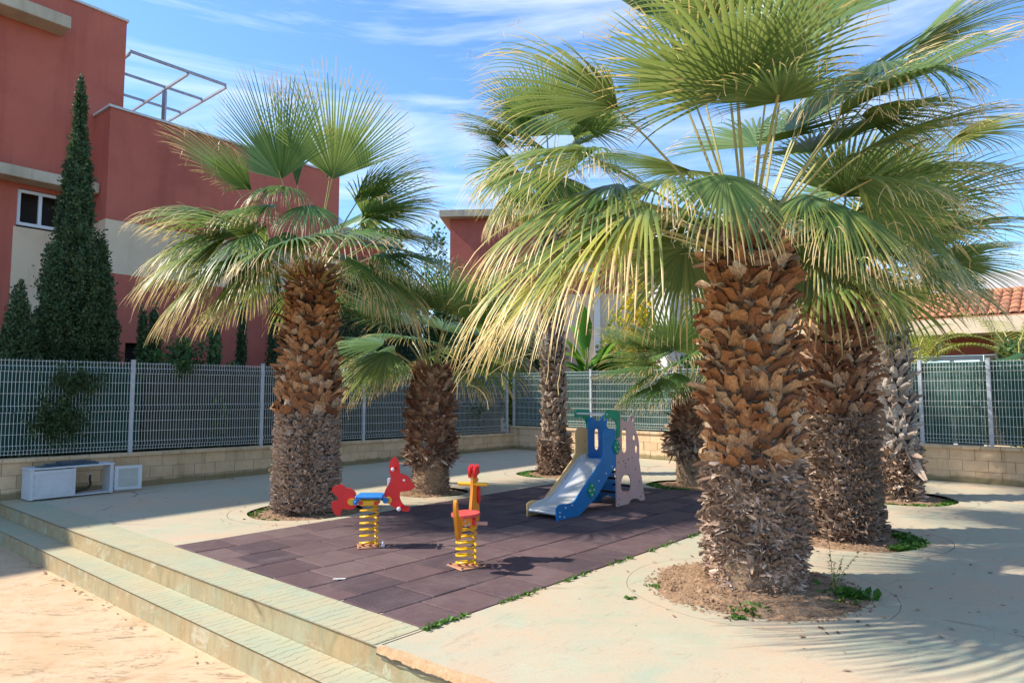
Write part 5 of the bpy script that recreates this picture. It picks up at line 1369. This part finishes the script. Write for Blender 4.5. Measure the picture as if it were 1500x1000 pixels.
# chicken
cX, cY = G(685, 822).x, 6.62
chk = thing('chicken_spring_rider', 'orange chicken rider with red comb and seat on a yellow coil spring', 'spring rider', (cX, cY, .01))
axc = Vector((.24, .97, 0)).normalized(); FC = YZ(None, axc); nc = Vector((-axc.y, axc.x, 0))
neck = [(.12, .44), (.12, .52), (.15, .62), (.17, .72), (.17, .80), (.20, .85), (.26, .86), (.31, .83), (.32, .77), (.30, .68), (.36, .58), (.40, .48), (.40, .38), (.34, .30), (.24, .28), (.15, .33)]
plate('neck_board', M['p_orange'], smooth_loop(neck, 2), [], .026, FC, chk, -.013)
comb = [(.17, .80), (.15, .87), (.17, .93), (.205, .89), (.225, .945), (.26, .90), (.29, .935), (.31, .88), (.33, .84), (.27, .83), (.22, .82)]
for y0 in (-.036, .0145): plate('comb', M['p_red'], smooth_loop(comb, 1), [], .021, FC, chk, y0)
watt = [(.30, .70), (.33, .72), (.36, .68), (.37, .58), (.34, .53), (.30, .56), (.285, .63)]
plate('wattle', M['p_red'], smooth_loop(watt, 2), [], .018, FC, chk, -.0325)
beak = [(.31, .80), (.385, .765), (.31, .745)]
plate('beak', M['p_yellow'], smooth_loop(beak, 1), [], .02, FC, chk, -.01)
tailc = [(-.24, .28), (-.29, .33), (-.31, .42), (-.34, .50), (-.355, .60), (-.35, .655), (-.325, .672), (-.30, .65), (-.285, .56), (-.25, .50), (-.20, .47), (-.17, .42), (-.18, .33)]
plate('tail_board', M['p_orange'], smooth_loop(tailc, 2), [], .03, FC, chk, -.015)
hz = .745
MB().tube([tuple(axc * .20 + nc * .15 + Vector((0, 0, hz))), tuple(axc * .20 + nc * -.15 + Vector((0, 0, hz)))], .018, 12).obj('handlebar', M['p_yellow'], chk, smooth=True)
ol = [(.17 * math.cos(t) * 1.0, .135 * math.sin(t)) for t in [2 * math.pi * i / 22 for i in range(22)]]
V = [tuple(axc * (a - .02) + nc * b_ + Vector((0, 0, z))) for z in (.475, .505) for a, b_ in ol]; n = 22
MB().add(V, [tuple(range(n))[::-1], tuple(range(n, 2 * n))] + [(i, (i + 1) % n, n + (i + 1) % n, n + i) for i in range(n)]).obj('seat', M['p_redfade'], chk, bevel=.004)
MB().tube([tuple(axc * .16 + nc * .13 + Vector((0, 0, .375))), tuple(axc * .16 + nc * -.16 + Vector((0, 0, .375)))], .018, 10).obj('footrest', M['p_pink'], chk, smooth=True)
MB().box((-.07, -.09, .385), (.07, .09, .4745)).obj('spring_mount', M['p_orange'], chk, bevel=.01)
for x in (-.1, .06): MB().box((x, -.04, .40), (x + .03, .04, .46)).obj('mount_block', M['p_red'], chk, loc=(0, -.06, 0), bevel=.005)
for x, z in ((-.01, .44), (.03, .41), (0, .395)): ycap('bolt', x, z, .012, M['steel'], chk, -.0905, .012)
spring_mesh(.093, .02, .345, 6.2, .0115).obj('spring', M['p_yellow'], chk, smooth=True)
base_plate(chk, R(36), .135)

# ================================================================ WHITE UTILITY CABINET
cb = G(42, 735); cabA = math.atan2(.766, .643)
d1 = G(165, 722) - G(42, 735); cabA = math.atan2(d1.y, d1.x)
cab = thing('utility_cabinet', 'low white metal cabinet with one door hanging open against the left wall', 'cabinet', (cb.x, cb.y, 0), (0, 0, cabA))
CL, CD, CH = 1.17, .36, .47
WH = M['doorw']
MB().box((0, 0, .02), (.02, CD, CH)).obj('end_panel', WH, cab); MB().box((CL - .02, 0, .02), (CL, CD, CH)).obj('end_panel', WH, cab)
MB().box((-.02, -.02, CH + .001), (CL + .02, CD, CH + .025)).obj('top', WH, cab, bevel=.005)
MB().box((0.021, .01, .02), (CL - .021, CD, .04)).obj('bottom', WH, cab)
MB().box((.60, .0, .041), (.625, CD, CH)).obj('divider', WH, cab)
def door(parent, loc, rot, w, h, m, left=True):
    mb = MB().box((0, 0, 0), (w, .02, h)); d = mb.obj('door', m, parent, loc, rot, bevel=.003)
    mb = MB(); f = .045
    mb.box((f, -.006, f), (w - f, -.0005, f + .012)); mb.box((f, -.006, h - f - .012), (w - f, -.0005, h - f)); mb.box((f, -.006, f + .0125), (f + .012, -.0005, h - f - .0125)); mb.box((w - f - .012, -.006, f + .0125), (w - f, -.0005, h - f - .0125))
    mb.obj('moulding', WH, d)
    for z in (.08, .2, h - .08): MB().tube([((-.004 if left else w + .004), -.006, z - .03), ((-.004 if left else w + .004), -.006, z + .03)], .007, 8).obj('hinge', M['galv'], d)
    return d
door(cab, (.05, -.022, .03), (0, 0, 0), .565, .425, WH)
MB().box((0, -.021, .02), (.048, -.0005, CH)).obj('frame_post', WH, cab)
MB().box((CL - .05, -.021, .02), (CL, -.0005, CH)).obj('frame_post', WH, cab)
M['greyboard'] = simple('grey_door_board', (.50, .50, .46), (.42, .42, .38), 8, .6)
dd = MB().box((0, 0, 0), (.40, .02, .39)).obj('door', WH, cab, (CL + .015, -.035, .05), (0, 0, R(-14)), bevel=.003); dd['label'] = 'open cabinet door with a grey inset board'
MB().box((.05, -.004, .05), (.34, -.0005, .345)).obj('inset_board', M['greyboard'], dd)
for z in (.07, .16, .30): MB().tube([(-.006, -.006, z - .03), (-.006, -.006, z + .03)], .008, 8).obj('hinge', M['galv'], dd)
pp = thing('standpipe', 'dark bent water pipe with a tap inside the open cabinet', 'pipe', tuple(cb + Vector((math.cos(cabA) * .86, math.sin(cabA) * .86, .04)) + Vector((-math.sin(cabA), math.cos(cabA), 0)) * .22), (0, 0, cabA))
MB().tube([(-.16, -.03, .02), (-.05, -.01, .045), (.03, 0, .07), (.06, 0, .12), (.045, 0, .20), (.05, 0, .27)], [.02, .02, .02, .019, .018, .016], 8).obj('pipe', M['rust'], pp, smooth=True)
MB().tube([(.0, 0, .275), (.08, -.02, .285)], .008, 6).obj('tap_handle', M['steel'], pp)
for i, (a, b_, z, w, d_, ang, lb) in enumerate(((.55, .15, CH + .026, .42, .12, .12, 'long blue grey plastic cover strip lying lowest on the white cabinet'), (.62, .20, CH + .045, .36, .10, -.10, 'blue grey plastic cover strip crossing in the middle of the pile on the cabinet'), (.66, .22, CH + .064, .22, .10, .05, 'short blue grey plastic cover topmost on the white cabinet'))):
    q = cb + Vector((math.cos(cabA), math.sin(cabA), 0)) * a + Vector((-math.sin(cabA), math.cos(cabA), 0)) * b_
    o = thing('plastic_cover', lb, 'plastic cover', (q.x, q.y, z), (0, 0, cabA + ang))
    MB().box((-w, -d_, 0), (w, d_, .010)).obj('sheet', M['lid'], o, bevel=.002)
    MB().box((-w, -d_, .0105), (w, -d_ + .02, .017)).obj('rib', M['lid'], o); MB().box((-w, d_ - .02, .0105), (w, d_, .017)).obj('rib', M['lid'], o)

# ================================================================ WEEDS AND LITTER
def tufts(name, pts, m, seed, kind='stuff', label=None, cat=None, broad=False):
    r = np.random.default_rng(seed); V = []; D_ = []; F = []
    for (x, y, z, h, nb) in pts:
        for k in range(nb):
            a = r.uniform(0, 6.28); b0 = np.array([x + r.normal(0, h * .35), y + r.normal(0, h * .35), z]); d = np.array([math.cos(a) * .6, math.sin(a) * .6, r.uniform(.4, 1.2)]); d /= np.linalg.norm(d)
            L = h * r.uniform(.5, 1.2); w = (L * .28 if broad else L * .09 + .001); s = np.array([-math.sin(a), math.cos(a), 0]) * w; o = len(V)
            V += [b0 - s * .4, b0 + s * .4, b0 + d * L * .55 + s, b0 + d * L * .55 - s, b0 + d * L + [0, 0, -L * .15]]
            c = r.random(); D_ += [[c, 0, 0]] * 5; F += [(o, o + 1, o + 2, o + 3), (o + 3, o + 2, o + 4)]
    ob = obj(name, mesh_np(name, V, F, m, {'dat': np.array(D_)})); 
    if kind: ob['kind'] = kind
    if label: ob['label'] = label
    if cat: ob['category'] = cat
    return ob
rw = random.Random(9); pts = []
for i in range(260):
    t = rw.random() ** 1.5; p = matA + (matD - matA) * t * .62 + Vector((dA.y, -dA.x)) * rw.uniform(-.005, .02)
    if math.sin(t * 40) + rw.uniform(-.8, 1.2) > .2: pts.append((p.x, p.y, .0, rw.uniform(.02, .05), 5))
tufts('mat_edge_weeds', pts, M['weed'], 1, broad=True, label='small green weeds along the right edge of the rubber mat', cat='weeds')
pts = []
for k, (a0, a1, n, h) in dict(T2=(-70, 10, 260, .06), T3=(-130, -20, 120, .05), T4=(150, 260, 70, .035), T6=(140, 240, 220, .05), T7=(160, 250, 200, .06), T5=(-60, 0, 30, .04)).items():
    for i in range(n):
        a = R(rw.uniform(a0, a1)); rd_ = PITS[k] * rw.uniform(.72, .98); pts.append((palms[k][0] + rd_ * math.cos(a), palms[k][1] + rd_ * math.sin(a), -.03, h * rw.uniform(.6, 1.3), 6))
tufts('pit_weeds', pts, M['weed'], 2, broad=True, label='low green weeds growing in the soil round the palm trunks', cat='weeds')
pts = []
for cx, cy, r_, n, h in ((2.64, 5.66, .09, 70, .09), (2.52, 5.52, .07, 34, .07), (1.80, 5.30, .05, 22, .07), (1.65, 5.15, .03, 12, .04), (1.25, 5.98, .04, 16, .03), (.95, 5.62, .03, 8, .03)):
    for i in range(n): pts.append((cx + rw.gauss(0, r_), cy + rw.gauss(0, r_ * .7), .0, h * rw.uniform(.6, 1.2), 6))
tufts('mound_weeds', pts, M['weed'], 3, broad=True, label='green weeds at the foot of the largest palm', cat='weeds')
wp = thing('tall_weed', 'spindly tall weed with small leaves right of the largest palm base', 'plant', (2.63, 5.72, .02))
for i, (dx, dy, h) in enumerate(((-.02, 0, .42), (.08, .02, .3), (.16, -.02, .32), (.03, .05, .24))):
    MB().tube([(0, 0, 0), (dx * .5, dy * .5, h * .55), (dx * 1.3, dy, h)], [.004, .003, .0015], 5).obj('stem', M['petiole'], wp)
    V = []; F = []; D_ = []
    for k in range(26):
        t = rw.uniform(.2, 1); c = Vector((dx * t * 1.2, dy * t, h * t)); d = Vector((rw.gauss(0, 1), rw.gauss(0, 1), rw.uniform(-.3, .8))).normalized() * rw.uniform(.018, .04); s = d.cross(Vector((0, 0, 1))) * .35; o = len(V)
        V += [tuple(c), tuple(c + d * .5 + s), tuple(c + d), tuple(c + d * .5 - s)]; D_ += [[rw.random(), 0, 0]] * 4; F.append((o, o + 1, o + 2, o + 3))
    obj('foliage', mesh_np('foliage', V, F, M['weed'], {'dat': np.array(D_)}), wp)
# clods and grains on the sand
def clods(name, cx, cy, r0, n, size, zf, seed, m):
    r = np.random.default_rng(seed); base = np.array([[1,0,0],[0,1,0],[-1,0,0],[0,-1,0],[0,0,.8],[0,0,-.4]]); fc = [(0,1,4),(1,2,4),(2,3,4),(3,0,4)]
    V = []; F = []
    for i in range(n):
        q = math.sqrt(r.random()); a = r.uniform(0, 6.28); s = size * (.3 + 1.3 * r.random() ** 3); x = cx + r0 * q * math.cos(a); y = cy + r0 * q * math.sin(a)
        b = base * s * r.uniform(.7, 1.3, (6, 1)); c, s_ = math.cos(a * 3), math.sin(a * 3); b = np.stack([b[:, 0] * c - b[:, 1] * s_, b[:, 0] * s_ + b[:, 1] * c, b[:, 2]], 1)
        o = len(V); V += list(b + [x, y, zf(q)]); F += [tuple(k + o for k in f) for f in fc]
    return tag(obj(name, mesh_np(name, V, np.array(F), m)), kind='stuff')
tag(clods('sand_clods', palms['T1'][0] - .02, palms['T1'][1], .92, 5200, .013, lambda q: .085 * (1 - min(1, q * 1.07) ** 2.2) - .002, 4, M['soil']), 'crumbly clods of sandy soil round the foot of the largest palm', 'soil')
for k in ('T2', 'T3', 'T4', 'T6', 'T7', 'T5'): clods('soil_clods', *palms[k], PITS[k] * .95, 1100, .012, lambda q: .02 - .06 * q ** 2, 7, M['soil'])
# dry litter: scraps of fibre and leaf
V = []; F = []; D_ = []; r = np.random.default_rng(12)
def scatter(cx, cy, s, n, z=.005):
    for i in range(n):
        x, y = cx + r.normal(0, s), cy + r.normal(0, s); L = r.uniform(.008, .035); a = r.uniform(0, 6.28); o = len(V); w = L * r.uniform(.2, .6); zz_ = z + r.uniform(0, .004)
        c, s_ = math.cos(a), math.sin(a); V.extend([(x - c * L, y - s_ * L, zz_), (x - s_ * w, y + c * w, zz_ + .004), (x + c * L, y + s_ * L, zz_ + .002), (x + s_ * w, y - c * w, zz_)]); F.append((o, o + 1, o + 2, o + 3)); D_.extend([[r.random() * .6, 0, 0]] * 4)
for k in palms: scatter(*palms[k], .55, 150)
scatter(3.0, 4.9, .8, 60); scatter(-5.5, 10, 1.2, 60)
for i in range(60):
    p = E0 + DE * r.uniform(2, 9) - DN * (dist2 + r.uniform(.0, .12)); scatter(p.x, p.y, .02, 1, -.365)
tag(obj('leaf_litter', mesh_np('leaf_litter', V, F, M['shredB'], {'dat': np.array(D_)})), 'scattered dry scraps of palm fibre on the paving', 'litter', kind='stuff')

# ---------------------------------------------------------------- repeats share a group
for o in list(scene.objects):
    if o.parent or 'label' not in o or o.get('kind'): continue
    n = o.name.split('.')[0]
    g = dict(palm_tree='fan palms standing in round soil pits', cypress_tree='cypresses and conifers behind the left fence', spring_rider='spring riders on the rubber mat', plastic_cover='plastic covers piled on the cabinet',
             banana_plant='banana plants behind the fences', feather_palm='feathery palms behind the right fence', wire_fence='wire mesh fences on the block walls', block_wall='low block walls round the playground',
             hedge='hedges behind the left fence', shrub='shrubs beyond the fences', leafy_tree='leafy trees beyond the fence corner', cypress_branch='greenery growing through the fence mesh').get(n)
    if n.endswith('spring_rider'): g = 'spring riders on the rubber mat'
    if g: o['group'] = g
